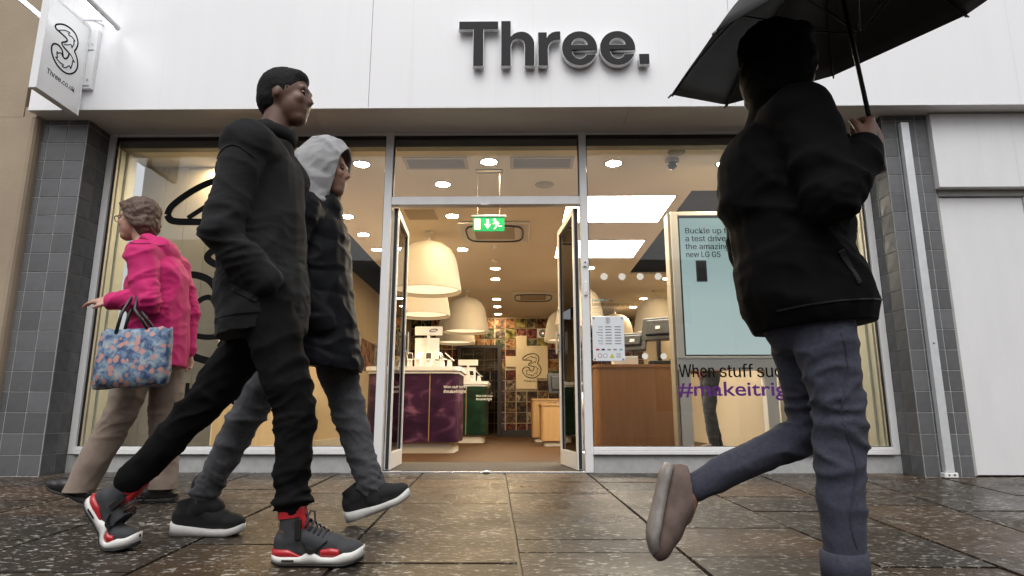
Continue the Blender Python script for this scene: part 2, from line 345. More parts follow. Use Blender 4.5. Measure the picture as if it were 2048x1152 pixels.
struct(MB().add([(-40,-14.0,-0.28),(40,-14.0,-0.28),(40,-6.1,-0.28),(-40,-6.1,-0.28)], [(0,1,2,3)]).build('road', 'asphalt'))
struct(MB().add([(-300,-300,-0.6),(300,-300,-0.6),(300,300,-0.6),(-300,300,-0.6)], [(0,1,2,3)]).build('ground', 'asphalt'))
struct(box('far_pavement', 'kerb', None, -40, 40, -17.2, -14.0, -0.5, -0.15))

# ================================================================== the shop building
ZS = 2.707
shop = thing('shop_building', 'white fronted phone shop with glass front and grey tiled pillars', 'shop')
for a, b_ in [(-3.755, -1.149), (-1.146, 1.628), (1.631, 5.2)]:
    box('fascia_panel', 'fascia', shop, a, b_, -0.45, -0.42, ZS+0.004, 4.6, 0.002)
box('fascia_trim', 'fascia_edge', shop, -3.757, 5.2, -0.454, -0.40, ZS-0.008, ZS+0.002, 0.0015)
for a, b_ in [(-3.75, -1.60), (-1.597, 0.84), (0.843, 5.2)]:
    box('soffit_board', 'soffit', shop, a, b_, -0.418, 0.03, ZS-0.004, ZS+0.02)
box('upper_wall', 'whitewall', shop, -3.74, 5.2, 0.0, 0.25, ZS+0.03, 7.5)
# tiled pillars, every tile its own piece
TS = 0.148
def tile_mat():
    m = mat('slate_tile', (0.135, 0.138, 0.145), 0.42, var=0.3, scale=9, bump=0.12, bscale=90, rvar=0.12)
    t = m.node_tree; b = t.nodes['Principled BSDF']
    oi = t.nodes.new('ShaderNodeObjectInfo'); mr = t.nodes.new('ShaderNodeMapRange'); mr.inputs['To Min'].default_value = 0.82; mr.inputs['To Max'].default_value = 1.16
    t.links.new(oi.outputs['Random'], mr.inputs['Value'])
    mx = t.nodes.new('ShaderNodeMix'); mx.data_type = 'RGBA'; mx.blend_type = 'MULTIPLY'; mx.inputs['Factor'].default_value = 1
    src = b.inputs['Base Color'].links[0].from_socket
    t.links.new(src, mx.inputs['A']); t.links.new(mr.outputs[0], mx.inputs['B']); t.links.new(mx.outputs['Result'], b.inputs['Base Color'])
    return m
M['tile'] = tile_mat()
tile_cache = {}
def tile(parent, cx, cy, cz, w_, h_, face):
    key = (round(w_, 3), round(h_, 3), face)
    if key not in tile_cache:
        mb = MB(); a, h2, t_ = w_/2-0.003, h_/2-0.003, 0.004
        if face == 'y': mb.box(-a, a, -t_, 0, -h2, h2)
        elif face == '+x': mb.box(0, t_, -a, a, -h2, h2)
        else: mb.box(-t_, 0, -a, a, -h2, h2)
        o = mb.build('tile', 'tile', parent, bevel=0.0012, segs=1); tile_cache[key] = o.data
    else:
        o = link('tile', tile_cache[key], parent, 0.0012, segs=1)
    o.location = (cx, cy, cz); return o
def pillar(x0, x1, yf, inner, cols_front, side_cols):
    p = box('pillar', 'grout', shop, x0, x1, yf, 0.05, -0.02, ZS-0.006)
    rows = []; z = ZS - 0.048 - 0.004
    rows.append((ZS-0.004-0.024, 0.046))
    while z > 0.01:
        h = min(TS, z + 0.004); rows.append((z - h/2, h)); z -= TS
    for zc, h in rows:
        for a, b_ in cols_front: tile(p, (a+b_)/2, yf, zc, b_-a, h, 'y')
        for a, b_ in side_cols: tile(p, x1 if inner > 0 else x0, (a+b_)/2, zc, b_-a, h, '+x' if inner > 0 else '-x')
    return p
pillar(-3.75, -3.397, -0.28, 1, [(-3.75, -3.701), (-3.701, -3.552), (-3.552, -3.399)], [(-0.28, -0.132), (-0.132, 0.0)])
pillar(2.812, 3.155, -0.28, -1, [(2.812, 2.916), (2.916, 3.064), (3.064, 3.155)], [(-0.28, -0.132), (-0.132, 0.0)])
# frames
def fr(name, *a): return box(name, 'frame', shop, *a, 0.003)
XL, XR = -3.388, 2.805
fr('window_frame', XL, XL+0.052, -0.03, 0.05, 0.131, ZS-0.006)
fr('window_frame', XR-0.052, XR, -0.03, 0.05, 0.131, ZS-0.006)
fr('mullion', -1.092, -1.030, -0.035, 0.055, 0.0, ZS-0.006)
fr('mullion', 0.484, 0.543, -0.035, 0.055, 0.0, ZS-0.006)
for a, b_ in [(XL+0.052, -1.092), (-1.030, 0.484), (0.543, XR-0.052)]:
    fr('head_rail', a, b_, -0.028, 0.05, ZS-0.03, ZS-0.006)
    box('head_gasket', 'gasket', shop, a, b_, -0.012, 0.03, ZS-0.046, ZS-0.030)
    box('blind_box', 'dark', shop, a, b_, 0.035, 0.12, ZS-0.105, ZS-0.031)
for a, b_ in [(XL+0.052, -1.092), (0.543, XR-0.052)]:
    fr('sill_rail', a, b_, -0.034, 0.05, 0.160, 0.186)
    fr('sill', a, b_, -0.048, 0.05, 0.131, 0.158)
    box('sill_gasket', 'gasket', shop, a, b_, -0.008, 0.012, 0.186, 0.190)
fr('transom', -1.030, 0.484, -0.03, 0.055, 2.077, 2.145)
box('transom_gasket', 'gasket', shop, -1.030, 0.484, -0.01, 0.02, 2.145, 2.152)
for a, b_ in [(-1.030, -1.022), (0.476, 0.484)]:
    box('side_gasket', 'gasket', shop, a, b_, -0.01, 0.02, 2.152, ZS-0.046)
for a, b_ in [(XL+0.052, XL+0.060), (-1.100, -1.092), (0.543, 0.551), (XR-0.060, XR-0.052)]:
    box('side_gasket', 'gasket', shop, a, b_, -0.008, 0.012, 0.190, ZS-0.046)
for a, b_ in [(-3.397, -1.092), (0.543, 2.812)]:
    box('stall_riser', 'riser', shop, a, b_, -0.022, 0.06, -0.015, 0.131, 0.003)
box('threshold', 'steel', shop, -1.03, 0.484, -0.04, 0.05, -0.012, 0.008, 0.002)
def pane(a, b_, z0, z1): return box('window_pane', 'glass', shop, a, b_, -0.002, 0.006, z0, z1)
pane(XL+0.052, -1.092, 0.188, ZS-0.04); pane(0.543, XR-0.052, 0.188, ZS-0.04); pane(-1.030, 0.484, 2.146, ZS-0.04)
for s, xa in ((1, XL+0.052), (-1, XR-0.052)):              # pale stepped reveals inside the big windows
    for k, (d0, d1, t_) in enumerate([(0.055, 0.12, 0.010), (0.121, 0.24, 0.030)]):
        q = sorted((xa - s*0.02, xa + s*t_)); box('window_reveal', 'reveal', shop, q[0], q[1], d0, d1, 0.0, ZS-0.11, 0.002)
# doors: two glazed leaves folded back into the shop
def door(px, ang, s):
    d = bpy.data.objects.new('door', None); col.objects.link(d); d.parent = shop; d.location = (px, 0.03, 0.012); d.rotation_euler = (0, 0, ang)
    d['label'] = 'white framed glass door leaf folded open at the %s of the doorway' % ('left' if s > 0 else 'right')
    W = 0.70; T = 0.022
    def b(n, m, *a, bv=0.003): return box(n, m, d, *a, bv)
    b('stile', 'frame', 0.0, 0.05, -T, T, 0.0, 2.055); b('stile', 'frame', W-0.05, W, -T, T, 0.0, 2.055)
    b('rail', 'frame', 0.05, W-0.05, -T, T, 0.0, 0.125); b('rail', 'frame', 0.05, W-0.05, -T, T, 2.0, 2.055)
    b('gasket', 'gasket', 0.05, 0.056, -0.012, 0.012, 0.125, 2.0, bv=0); b('gasket', 'gasket', W-0.056, W-0.05, -0.012, 0.012, 0.125, 2.0, bv=0)
    b('pane', 'glass', 0.056, W-0.056, -0.004, 0.004, 0.125, 2.0, bv=0)
    for sd in (-1, 1):
        h = b('handle', 'metal', W-0.075, W-0.005, sd*0.048-0.004, sd*0.048+0.004, 0.93, 1.13)
        for zz in (0.96, 1.10):
            MB().cyl((W-0.03, sd*T*0.9, zz), (W-0.03, sd*0.045, zz), 0.008, n=10).build('handle_post', 'steel', d)
    MB().cyl((W-0.02, -T-0.003, 1.32), (W-0.02, T+0.003, 1.32), 0.016, n=14).build('lock', 'steel', d)
    box('brush_seal', 'gasket', d, -0.006, 0.0, -0.012, 0.012, 0.01, 2.05)
    return d
door(-1.000, R(93), 1); door(0.452, R(97), -1)
box('door_sensor', 'white', shop, -0.31, -0.245, -0.045, -0.031, 2.066, 2.084, 0.004)
box('key_switch', 'white', shop, 0.500, 0.527, -0.052, -0.036, 1.56, 1.60, 0.003)
MB().cyl((0.513, -0.055, 1.59), (0.513, -0.045, 1.59), 0.007, n=12).build('key_hole', 'black_plastic', shop)
box('key_switch', 'white', shop, 0.502, 0.526, -0.052, -0.036, 1.33, 1.44, 0.004)
MB().cyl((0.514, -0.056, 1.35), (0.514, -0.045, 1.35), 0.005, n=12).build('key_hole', 'metal', shop)
lit = random.Random(5); mb = MB(); rings = []
for i in range(7):
    u = i/6; rings.append([(-0.29 + 0.08*u + lit.uniform(-.004, .004), -0.07 + 0.022*math.cos(a)*(0.4+math.sin(math.pi*u)) + lit.uniform(-.006, .006), 0.004 + 0.006*(1+math.sin(a))*(0.3+math.sin(math.pi*u)) + lit.uniform(-.003, .003)) for a in [2*math.pi*k/9 for k in range(9)]])
mb.loft(rings); tag(mb.build('paper_scrap', 'white'), 'small crumpled white paper scrap lying on the door threshold', 'litter')
# small dome in the soffit on the right
sd = thing('soffit_sensor', 'small round sensor under the soffit above the right window', 'sensor', loc=(2.35, -0.16, ZS-0.006))
MB().lathe([(0.0, -0.03), (0.03, -0.026), (0.042, -0.012), (0.045, 0.0)], n=20).build('dome', 'metal', sd, smooth=True)
MB().lathe([(0.05, 0.0), (0.055, -0.006), (0.046, -0.010)], n=20).build('ring', 'white', sd, smooth=True)

# ------------------------------------------------------------------ neighbours
nl = thing('rendered_building', 'beige rough rendered building beside the left tiled pillar', 'building')
mb = MB(); pr = [(-9, 0.3), (-9, -0.36), (-3.79, -0.36), (-3.768, -0.352), (-3.757, -0.335), (-3.752, -0.31), (-3.752, 0.3)]
mb.loft([[(x, y, -0.02) for x, y in pr], [(x, y, 2.69) for x, y in pr]]); mb.build('wall', 'render', nl)
pr2 = [(-9, 0.3), (-9, -0.36), (-3.86, -0.36), (-3.86, 0.3)]
mb = MB(); mb.loft([[(x, y, 2.692) for x, y in pr2], [(x, y, 7.5) for x, y in pr2]]); mb.build('wall', 'render', nl)
box('recess', 'render_dark', nl, -3.858, -3.76, -0.31, 0.2, 2.78, 3.20)
box('pier', 'render', nl, -3.858, -3.76, -0.352, 0.2, 3.202, 7.5); box('pier', 'render', nl, -3.858, -3.76, -0.352, 0.2, 2.694, 2.778)
nr = thing('boarded_shopfront', 'white boarded neighbouring shopfront beside the right tiled pillar', 'shopfront')
box('sign_board', 'whitewall', nr, 3.157, 9, -0.33, 0.1, 2.095, 2.69, 0.004)
box('ledge', 'ledge', nr, 3.18, 9, -0.27, 0.1, 2.045, 2.0935, 0.003)
for a, b_ in [(3.185, 3.816), (3.82, 4.6), (4.604, 9)]:
    box('board', 'whitewall', nr, a, b_, -0.25 if a < 3.5 else -0.262, 0.1, 0.004, 2.04, 0.003)
box('edge_strip', 'ledge', nr, 3.157, 3.183, -0.262, 0.1, 0.0, 2.093)
cd = thing('conduit', 'pale metal conduit running up the right tiled pillar', 'conduit')
box('channel', 'conduit', cd, 2.925, 2.985, -0.335, -0.288, 0.03, 2.62, 0.004)
box('foot_plate', 'white', cd, 2.905, 3.0, -0.345, -0.300, -0.006, 0.028, 0.004)
for xx in (2.935, 2.972):
    MB().cyl((xx, -0.338, 0.014), (xx, -0.349, 0.014), 0.006, n=10).build('bolt', 'steel', cd)
MB().cyl((2.955, -0.33, 0.92), (2.955, -0.337, 0.92), 0.006, n=10).build('screw', 'gasket', cd)

# ------------------------------------------------------------------ buildings over the road (seen in the glass)
M['far_brick'] = mat('far_pale_stone', (0.46, 0.42, 0.36), 0.8, var=0.3, scale=4)
M['far_stone'] = mat('far_stone_trim', (0.58, 0.56, 0.52), 0.8)
M['far_glass'] = mat('far_window_glass', (0.03, 0.035, 0.04), 0.08)
for nm, x0, x1, hh, cm, lb in [('far_pale', -34, -9.5, 6.4, (0.46, 0.42, 0.36), 'pale stone building at the left across the street, mirrored in glass'), ('far_cream', -9.4, 7.4, 5.6, (0.52, 0.50, 0.46), 'cream building straight across the street, mirrored in the shop glass'), ('far_buff', 7.5, 34, 7.2, (0.40, 0.33, 0.26), 'buff brick building at the right across the street, mirrored in glass')]:
    ob = thing('street_building', lb, 'building', 'buildings across the street')
    fm = mat(nm, cm, 0.8, var=0.2, scale=1.5)
    box('wall', fm, ob, x0, x1, -20, -17.2, -0.2, hh); box('cornice', 'far_stone', ob, x0, x1, -17.45, -17.15, hh+0.001, hh+0.3)
    n_w = int((x1-x0)/3.4)
    for i in range(n_w):
        x = x0 + (x1-x0)*(i+0.5)/n_w
        for z0, z1 in ((0.5, 2.5), (3.5, min(5.2, hh-0.5))):
            f = box('window', 'far_stone', ob, x-0.8, x+0.8, -17.24, -17.17, z0, z1)
            box('pane', 'far_glass', f, x-0.68, x+0.68, -17.20, -17.16, z0+0.12, z1-0.12)

# ------------------------------------------------------------------ shop sign letters
sign = thing('shop_sign', 'large dark grey raised letters on the white fascia', 'sign')
def arc(cx, cy, rx, ry, a0, a1, n=18):
    return [(cx + rx*math.cos(R(a0+(a1-a0)*i/n)), cy - ry*math.sin(R(a0+(a1-a0)*i/n))) for i in range(n+1)]
GL = {}
GL['T'] = [[(242,182),(560,182),(560,243),(440,243),(440,540),(360,540),(360,243),(242,243)]]
GL['h'] = [[(587,180),(663,180),(663,308)] + [(690,284),(722,271)] + arc(752, 371, 103, 103, 92, 0, 12) + [(855,540),(779,540)] + arc(722, 380, 57, 58, 0, 180, 14) + [(663,385),(663,540),(587,540)]]
GL['r'] = [[(888,275),(957,275),(957,322)] + [(975,295),(1000,277),(1035,268),(1068,268),(1068,333),(1040,333)] + [(1010,340),(985,356),(970,382),(965,410)] + [(965,540),(888,540)]]
def e_(dx):
    o = [(1365+dx, 418)] + arc(1223+dx, 404, 142, 136, -4, 338-0.0, 44)[1:] + [(1296+dx,455)]
    o += arc(1223+dx, 404, 68, 88, -36, -90, 10) + arc(1223+dx, 404, 66, 88, -92, -171, 12) + [(1157+dx,418)]
    hole = [(1157+dx,378)] + arc(1223+dx, 380, 66, 60, 176, 4, 16) + [(1289+dx,378)]
    return [o, hole]
GL['e'] = e_(0); GL['e2'] = e_(308); GL['dot'] = [[(1703,455),(1783,455),(1783,533),(1703,533)]]
for g, sp in GL.items():
    q = [[((x-242)*0.000937, (540-y)*0.001039) for x, y in s] for s in sp]
    base = (-0.459, 0, 3.012)
    def put(name, m, parent, ext, off, y):
        me = shape(q, ext, off); me.transform(UPRIGHT); me.materials.clear(); me.materials.append(M[m])
        return link(name, me, parent, loc=(base[0], y, base[2]) if parent is sign else (0, y - L0.location.y, 0))
    L0 = put('letter', 'letter_side', sign, 0.016, 0.004, -0.497)
    put('letter_face', 'letter_face', L0, 0.0015, 0.0, -0.5153)
    put('letter_tray', 'letter_tray', L0, 0.008, 0.002, -0.4725)
    for dx in (0,):
        cx = sum(p[0] for p in q[0])/len(q[0])
# ------------------------------------------------------------------ projecting sign
ps = thing('projecting_sign', 'white projecting box sign with flame numeral above the left pillar', 'sign')
box('box', 'sign_white', ps, -3.380, -3.334, -0.917, -0.50, 2.634, 3.38, 0.004)
for a in [(-0.917, -0.50, 3.358, 3.384), (-0.917, -0.50, 2.632, 2.642)]:
    box('edge_rail', 'fascia_edge', ps, -3.384, -3.329, a[0]-0.002, a[1], a[2], a[3], 0.002)
box('edge_rail', 'fascia_edge', ps, -3.384, -3.329, -0.922, -0.9165, 2.630, 3.384, 0.002)
box('edge_rail', 'fascia_edge', ps, -3.384, -3.329, -0.5005, -0.490, 2.630, 3.384, 0.002)
box('wall_plate', 'fascia_edge', ps, -3.40, -3.27, -0.488, -0.452, 2.86, 3.36, 0.002)
for zz in (2.88, 3.18):
    box('bracket', 'metal', ps, -3.334, -3.285, -0.495, -0.452, zz, zz+0.006)
    MB().cyl((-3.30, -0.49, zz+0.05), (-3.30, -0.497, zz+0.05), 0.006, n=8).build('bolt', 'steel', ps)
SIDE = Matrix(((0, 0, 1, 0), (1, 0, 0, 0), (0, 1, 0, 0), (0, 0, 0, 1)))        # drawing plane -> faces +X
emblem('emblem', 'black', ps, 0, 0, 0.00052, (-3.3335, -0.835, 3.155), rot=SIDE, w1=22, w2=13)
text('lettering', 'Three.co.uk', 'black', ps, (-3.333, -0.848, 2.785), 0.038, 0.0006, 0.01, rot=SIDE, width=0.285)
for s in (-1, 1):
    x = -3.357 + s*0.245
    lt = MB().cyl((x, -0.50, 3.36), (x, -1.02, 3.36), 0.021, n=14).build('lamp_tube', 'fascia_edge', ps, smooth=False)
    box('tube_lens', 'e_tube', lt, x - s*0.024 - 0.006, x - s*0.024 + 0.010, -1.0, -0.53, 3.338, 3.352)
    mb = MB(); mb.cyl((x, -0.58, 3.37), (-3.357 + s*0.02, -0.58, 3.378), 0.007, n=8); mb.build('lamp_arm', 'metal', ps)
    mb = MB(); mb.cyl((-3.357+s*0.09, -0.45, 3.42), (-3.357+s*0.09, -0.56, 3.385), 0.006, n=8); mb.build('lamp_stay', 'metal', ps)
# ================================================================== shop interior
ZC = 2.62; YB = 9.2; XW = -2.58; XE = 3.0
def floor_mat():
    m = bpy.data.materials.new('oak_laminate_floor'); t, b = nodes(m); N = t.nodes.new; L = t.links.new
    geo = N('ShaderNodeNewGeometry'); br = N('ShaderNodeTexBrick'); br.inputs['Scale'].default_value = 1.0
    br.inputs['Brick Width'].default_value = 1.2; br.inputs['Row Height'].default_value = 0.19; br.inputs['Mortar Size'].default_value = 0.003
    br.inputs['Color1'].default_value = (0.055, 0.026, 0.010, 1); br.inputs['Color2'].default_value = (0.042, 0.019, 0.007, 1); br.inputs['Mortar'].default_value = (0.03, 0.015, 0.008, 1)
    L(geo.outputs['Position'], br.inputs['Vector']); L(br.outputs['Color'], b.inputs['Base Color'])
    b.inputs['Roughness'].default_value = 0.5; b.inputs['Specular IOR Level'].default_value = 0.12
    return m
M['floor'] = floor_mat()
struct(box('shop_floor', 'floor', None, -3.39, XE, 0.06, YB, -0.05, 0.0))
tag(box('entrance_mat', 'mat', None, -1.30, 0.75, 0.07, 1.02, 0.001, 0.008), 'dark ribbed entrance mat just inside the doorway', 'mat')
mb = MB()
mb.box(-2.1, 1.72, 0.12, YB, ZC, ZC+0.03); mb.box(-3.39, -2.1, 0.12, 1.16, ZC, ZC+0.03); mb.box(1.72, XE, 0.12, 1.16, ZC, ZC+0.03); mb.box(1.72, XE, 4.93, YB, ZC, ZC+0.03)
struct(mb.build('shop_ceiling', 'ceiling'))
mb = MB(); mb.box(XW-0.1, -2.08, 1.14, YB, 2.96, 3.0); mb.box(1.70, XE+0.05, 1.14, 4.95, 2.96, 3.0)
mb.box(-2.1, -2.085, 1.16, YB, ZC+0.031, 2.96); mb.box(1.705, 1.72, 1.16, 4.93, ZC+0.031, 2.96)
mb.box(XW-0.1, -2.1, 1.145, 1.159, ZC+0.031, 2.96); mb.box(1.72, XE+0.05, 1.145, 1.159, ZC+0.031, 2.96); mb.box(1.72, XE+0.05, 4.931, 4.945, ZC+0.031, 2.96)
mb.box(XW-0.1, XW-0.002, 1.16, YB, ZC+0.001, 2.96)
struct(mb.build('ceiling_slot', 'slot'))
struct(box('wall_left', 'plywall', None, XW-0.1, XW, 0.5, YB, 0.0, ZC))
struct(box('wall_right', 'wall', None, XE, XE+0.1, 0.3, YB, 0.0, 2.96))
for i in range(4):
    a = -3.39 + i*0.205
    tag(box('backing_panel', 'bay', None, a, a+0.2025, 0.49, 0.515, 0.0, ZC-0.002, 0.003),
        'pale wood backing panel behind left window, %s from the pillar' % ('first', 'second', 'third', 'fourth')[i], 'panel', 'panels behind left window')
for i in range(2):
    a = 2.32 + i*0.345
    q = tag(box('timber_board', 'bay', None, a, a+0.342, 0.90, 0.93, 0.0, ZC-0.002, 0.003), 'pale wood panel behind right window, %s the pillar' % ('farther from', 'next to')[i], 'panel', 'panels behind right window')
    if i == 0:
        for kx in (2.42, 2.48): box('socket', 'vent_frame', q, kx-0.024, kx+0.024, 0.894, 0.900, 0.40, 0.45, 0.002)
        box('socket', 'grey_vinyl', q, 2.40, 2.50, 0.897, 0.900, 0.52, 0.525); box('socket', 'grey_vinyl', q, 2.40, 2.50, 0.897, 0.900, 0.33, 0.338)
# back wall with its mosaic of little photo boxes
bw = struct(box('wall_back', 'wall', None, XW, XE, YB, YB+0.1, 0.0, ZC))
def photo_mat(i):
    r = random.Random(i*13+5); m = bpy.data.materials.new('photo_print'); t, b = nodes(m); N = t.nodes.new; L = t.links.new
    tc = N('ShaderNodeTexCoord'); oi = N('ShaderNodeObjectInfo')
    mulv = N('ShaderNodeVectorMath'); mulv.operation = 'ADD'; L(tc.outputs['Object'], mulv.inputs[0])
    cx = N('ShaderNodeCombineXYZ'); sc = N('ShaderNodeMath'); sc.operation = 'MULTIPLY'; sc.inputs[1].default_value = 37.0; L(oi.outputs['Random'], sc.inputs[0]); L(sc.outputs[0], cx.inputs[0]); L(sc.outputs[0], cx.inputs[2]); L(cx.outputs[0], mulv.inputs[1])
    n = N('ShaderNodeTexNoise'); n.inputs['Scale'].default_value = r.uniform(8, 16); n.inputs['Detail'].default_value = 2.5; n.inputs['Distortion'].default_value = r.uniform(0, 2.5); L(mulv.outputs[0], n.inputs['Vector'])
    rp = N('ShaderNodeValToRGB'); L(n.outputs['Fac'], rp.inputs['Fac']); e = rp.color_ramp.elements
    pal = [[(.02,.01,.01),(.28,.03,.05),(.6,.42,.30)],[(.03,.02,.03),(.35,.06,.20),(.62,.35,.42)],[(.02,.02,.01),(.30,.28,.05),(.65,.62,.30)],[(.015,.012,.01),(.10,.06,.04),(.45,.30,.16)],
           [(.03,.02,.02),(.42,.20,.08),(.70,.55,.33)],[(.02,.025,.02),(.08,.12,.07),(.5,.48,.36)],[(.015,.01,.02),(.10,.05,.12),(.30,.20,.24)],[(.02,.01,.01),(.09,.03,.02),(.5,.12,.06)],[(.02,.02,.02),(.20,.16,.12),(.66,.60,.48)],[(.01,.01,.01),(.05,.03,.025),(.2,.13,.09)]][i % 10]
    e[0].position = 0.36; e[0].color = (*pal[0], 1); e[1].position = 0.66; e[1].color = (*pal[2], 1); x = e.new(0.5); x.color = (*pal[1], 1)
    dk = N('ShaderNodeMix'); dk.data_type = 'RGBA'; dk.blend_type = 'MULTIPLY'; dk.inputs['Factor'].default_value = 1; dk.inputs['B'].default_value = (.5, .46, .42, 1); L(rp.outputs[0], dk.inputs['A']); L(dk.outputs['Result'], b.inputs['Base Color']); b.inputs['Roughness'].default_value = 0.5; b.inputs['Specular IOR Level'].default_value = 0.2
    return m
photos = [photo_mat(i) for i in range(10)]
tile_me = []
for pm_ in photos:
    o = MB().box(-0.108, 0.108, -0.022, 0, -0.105, 0.105).build('photo_tile', pm_, bw); tile_me.append(o.data); bpy.data.objects.remove(o)
prn = random.Random(11)
panel_cells = lambda x, z: (-0.09 < x < 0.62 and 1.25 < z < 1.96) or (-0.09 < x < 0.16 and 1.9 < z < 2.19) or (-0.31 < x < -0.08 and 1.49 < z < 1.73) or (-0.09 < x < 0.4 and 1.0 < z < 1.3)
for ix in range(-10, 12):
    for iz in range(11):
        x = -0.084 + 0.2345*(ix+0.5); z = 2.574 - 0.2287*(iz+0.5)
        if not (XW+0.1 < x < XE-0.1) or panel_cells(x, z) or z < 0.12: continue
        row_pref = [4, 0, 1, 2, 8, 5] if iz < 3 else ([3, 7, 9, 6, 5, 3, 4] if iz < 6 else [3, 9, 6, 7, 9, 8])
        o = link('photo_tile', tile_me[prn.choice(row_pref)], bw, loc=(x, YB, z))
# archery-like round target on one tile
tt = thing('target_picture', 'small framed picture of a round coloured target high on back wall', 'picture')
box('backing', 'white', tt, 0.385, 0.60, YB-0.03, YB-0.0225, 2.14, 2.34)
for k, (rr, c_) in enumerate([(0.085, 'black_plastic'), (0.07, 'teal_vinyl'), (0.05, 'red'), (0.025, 'e_exit_white')]):
    MB().cyl((0.51, YB-0.031-0.003*k, 2.235), (0.51, YB-0.034-0.003*k, 2.235), rr, n=20).build('ring', c_, tt)
# cream emblem panel
M['panel_cream'] = mat('cream_logo_panel', (0.62, 0.53, 0.38), 0.6)
lp = thing('logo_panel', 'cream stepped panel with flame numeral on the back wall', 'panel')
me = shape([[(-0.085,1.017),(0.37,1.017),(0.37,1.245),(0.612,1.245),(0.612,1.957),(0.15,1.957),(0.15,2.182),(-0.085,2.182),(-0.085,1.73),(-0.308,1.73),(-0.308,1.495),(-0.085,1.495)]], 0.012)
me.transform(UPRIGHT); me.materials.clear(); me.materials.append(M['panel_cream']); link('panel', me, lp, loc=(0, YB-0.036, 0))
emblem('emblem', 'black', lp, 0, 0, 0.00078, (0.062, YB-0.050, 1.665), w1=22, w2=13)
text('lettering', 'Three.co.uk', 'black', lp, (0.085, YB-0.050, 1.165), 0.045, 0.0005, 0.02, width=0.35)
# dark framed doorway in the back wall
dw = thing('back_doorway', 'black framed doorway in the photo covered back wall', 'doorway')
for a in [(-1.38, -1.29, 0, 1.9), (-0.49, -0.40, 0, 1.9), (-1.38, -0.40, 1.9, 1.97)]:
    box('frame', 'black_plastic', dw, a[0], a[1], YB-0.10, YB-0.026, a[2], a[3], 0.004)
box('skirting', 'black_plastic', dw, -0.395, 0.32, YB-0.06, YB-0.026, 0.0, 0.14, 0.004)
box('door_panel', glass('smoked_glass', (0.62, 0.58, 0.54)), dw, -1.285, -0.495, YB-0.050, YB-0.026, 0.01, 1.895)
# wall posters along the left wall
def poster_mat(i):
    r = random.Random(i*7+2); m = bpy.data.materials.new('wall_print'); t, b = nodes(m); N = t.nodes.new; L = t.links.new
    tc = N('ShaderNodeTexCoord'); n = N('ShaderNodeTexNoise'); n.inputs['Scale'].default_value = 5 + 2*i; n.inputs['Detail'].default_value = 3; L(tc.outputs['Object'], n.inputs['Vector'])
    rp = N('ShaderNodeValToRGB'); L(n.outputs['Fac'], rp.inputs['Fac']); e = rp.color_ramp.elements
    A = [((.06,.02,.10),(.55,.50,.52)),((.60,.58,.54),(.68,.66,.62)),((.05,.03,.02),(.42,.20,.10)),((.10,.09,.10),(.45,.42,.38))][i]
    e[0].position = 0.40; e[0].color = (*A[0],1); e[1].position = 0.60; e[1].color = (*A[1],1); L(rp.outputs[0], b.inputs['Base Color']); b.inputs['Roughness'].default_value = 0.35
    return m
pmats = [poster_mat(i) for i in range(4)]
order = ['first', 'second', 'third', 'fourth', 'fifth', 'sixth', 'seventh', 'eighth', 'ninth']
y = 0.62; k = 0
for wd in (0.62, 0.85, 0.85, 0.85, 0.75, 0.82, 0.95, 0.8, 0.8):
    pp = tag(box('wall_poster', pmats[[0, 1, 2, 3, 0, 1, 2, 3, 0][k]], None, XW, XW+0.012, y, y+wd-0.012, 1.165, 1.675, 0.002),
             '%s printed panel in the strip along the left shop wall, counted from window' % order[k], 'poster', 'poster strip on left wall')
    if k in (4, 0):
        for j in range(3): MB().box(XW+0.0125, XW+0.016, y+0.14+j*0.17, y+0.21+j*0.17, 1.24, 1.56).build('pictured_phone', 'black_plastic', pp, bevel=0.002)
    if k in (1, 5):
        for j in range(6): MB().box(XW+0.0125, XW+0.0145, y+0.08, y+0.08+0.5*random.Random(j).uniform(.4, 1), 1.55-j*0.055, 1.57-j*0.055).build('text_line', 'grey_vinyl', pp)
    y += wd; k += 1
tag(box('skirting_board', 'kick', None, XW, XW+0.015, 0.52, YB-0.03, 0.0, 0.12, 0.003), 'pale skirting board along the foot of the left shop wall', 'skirting')

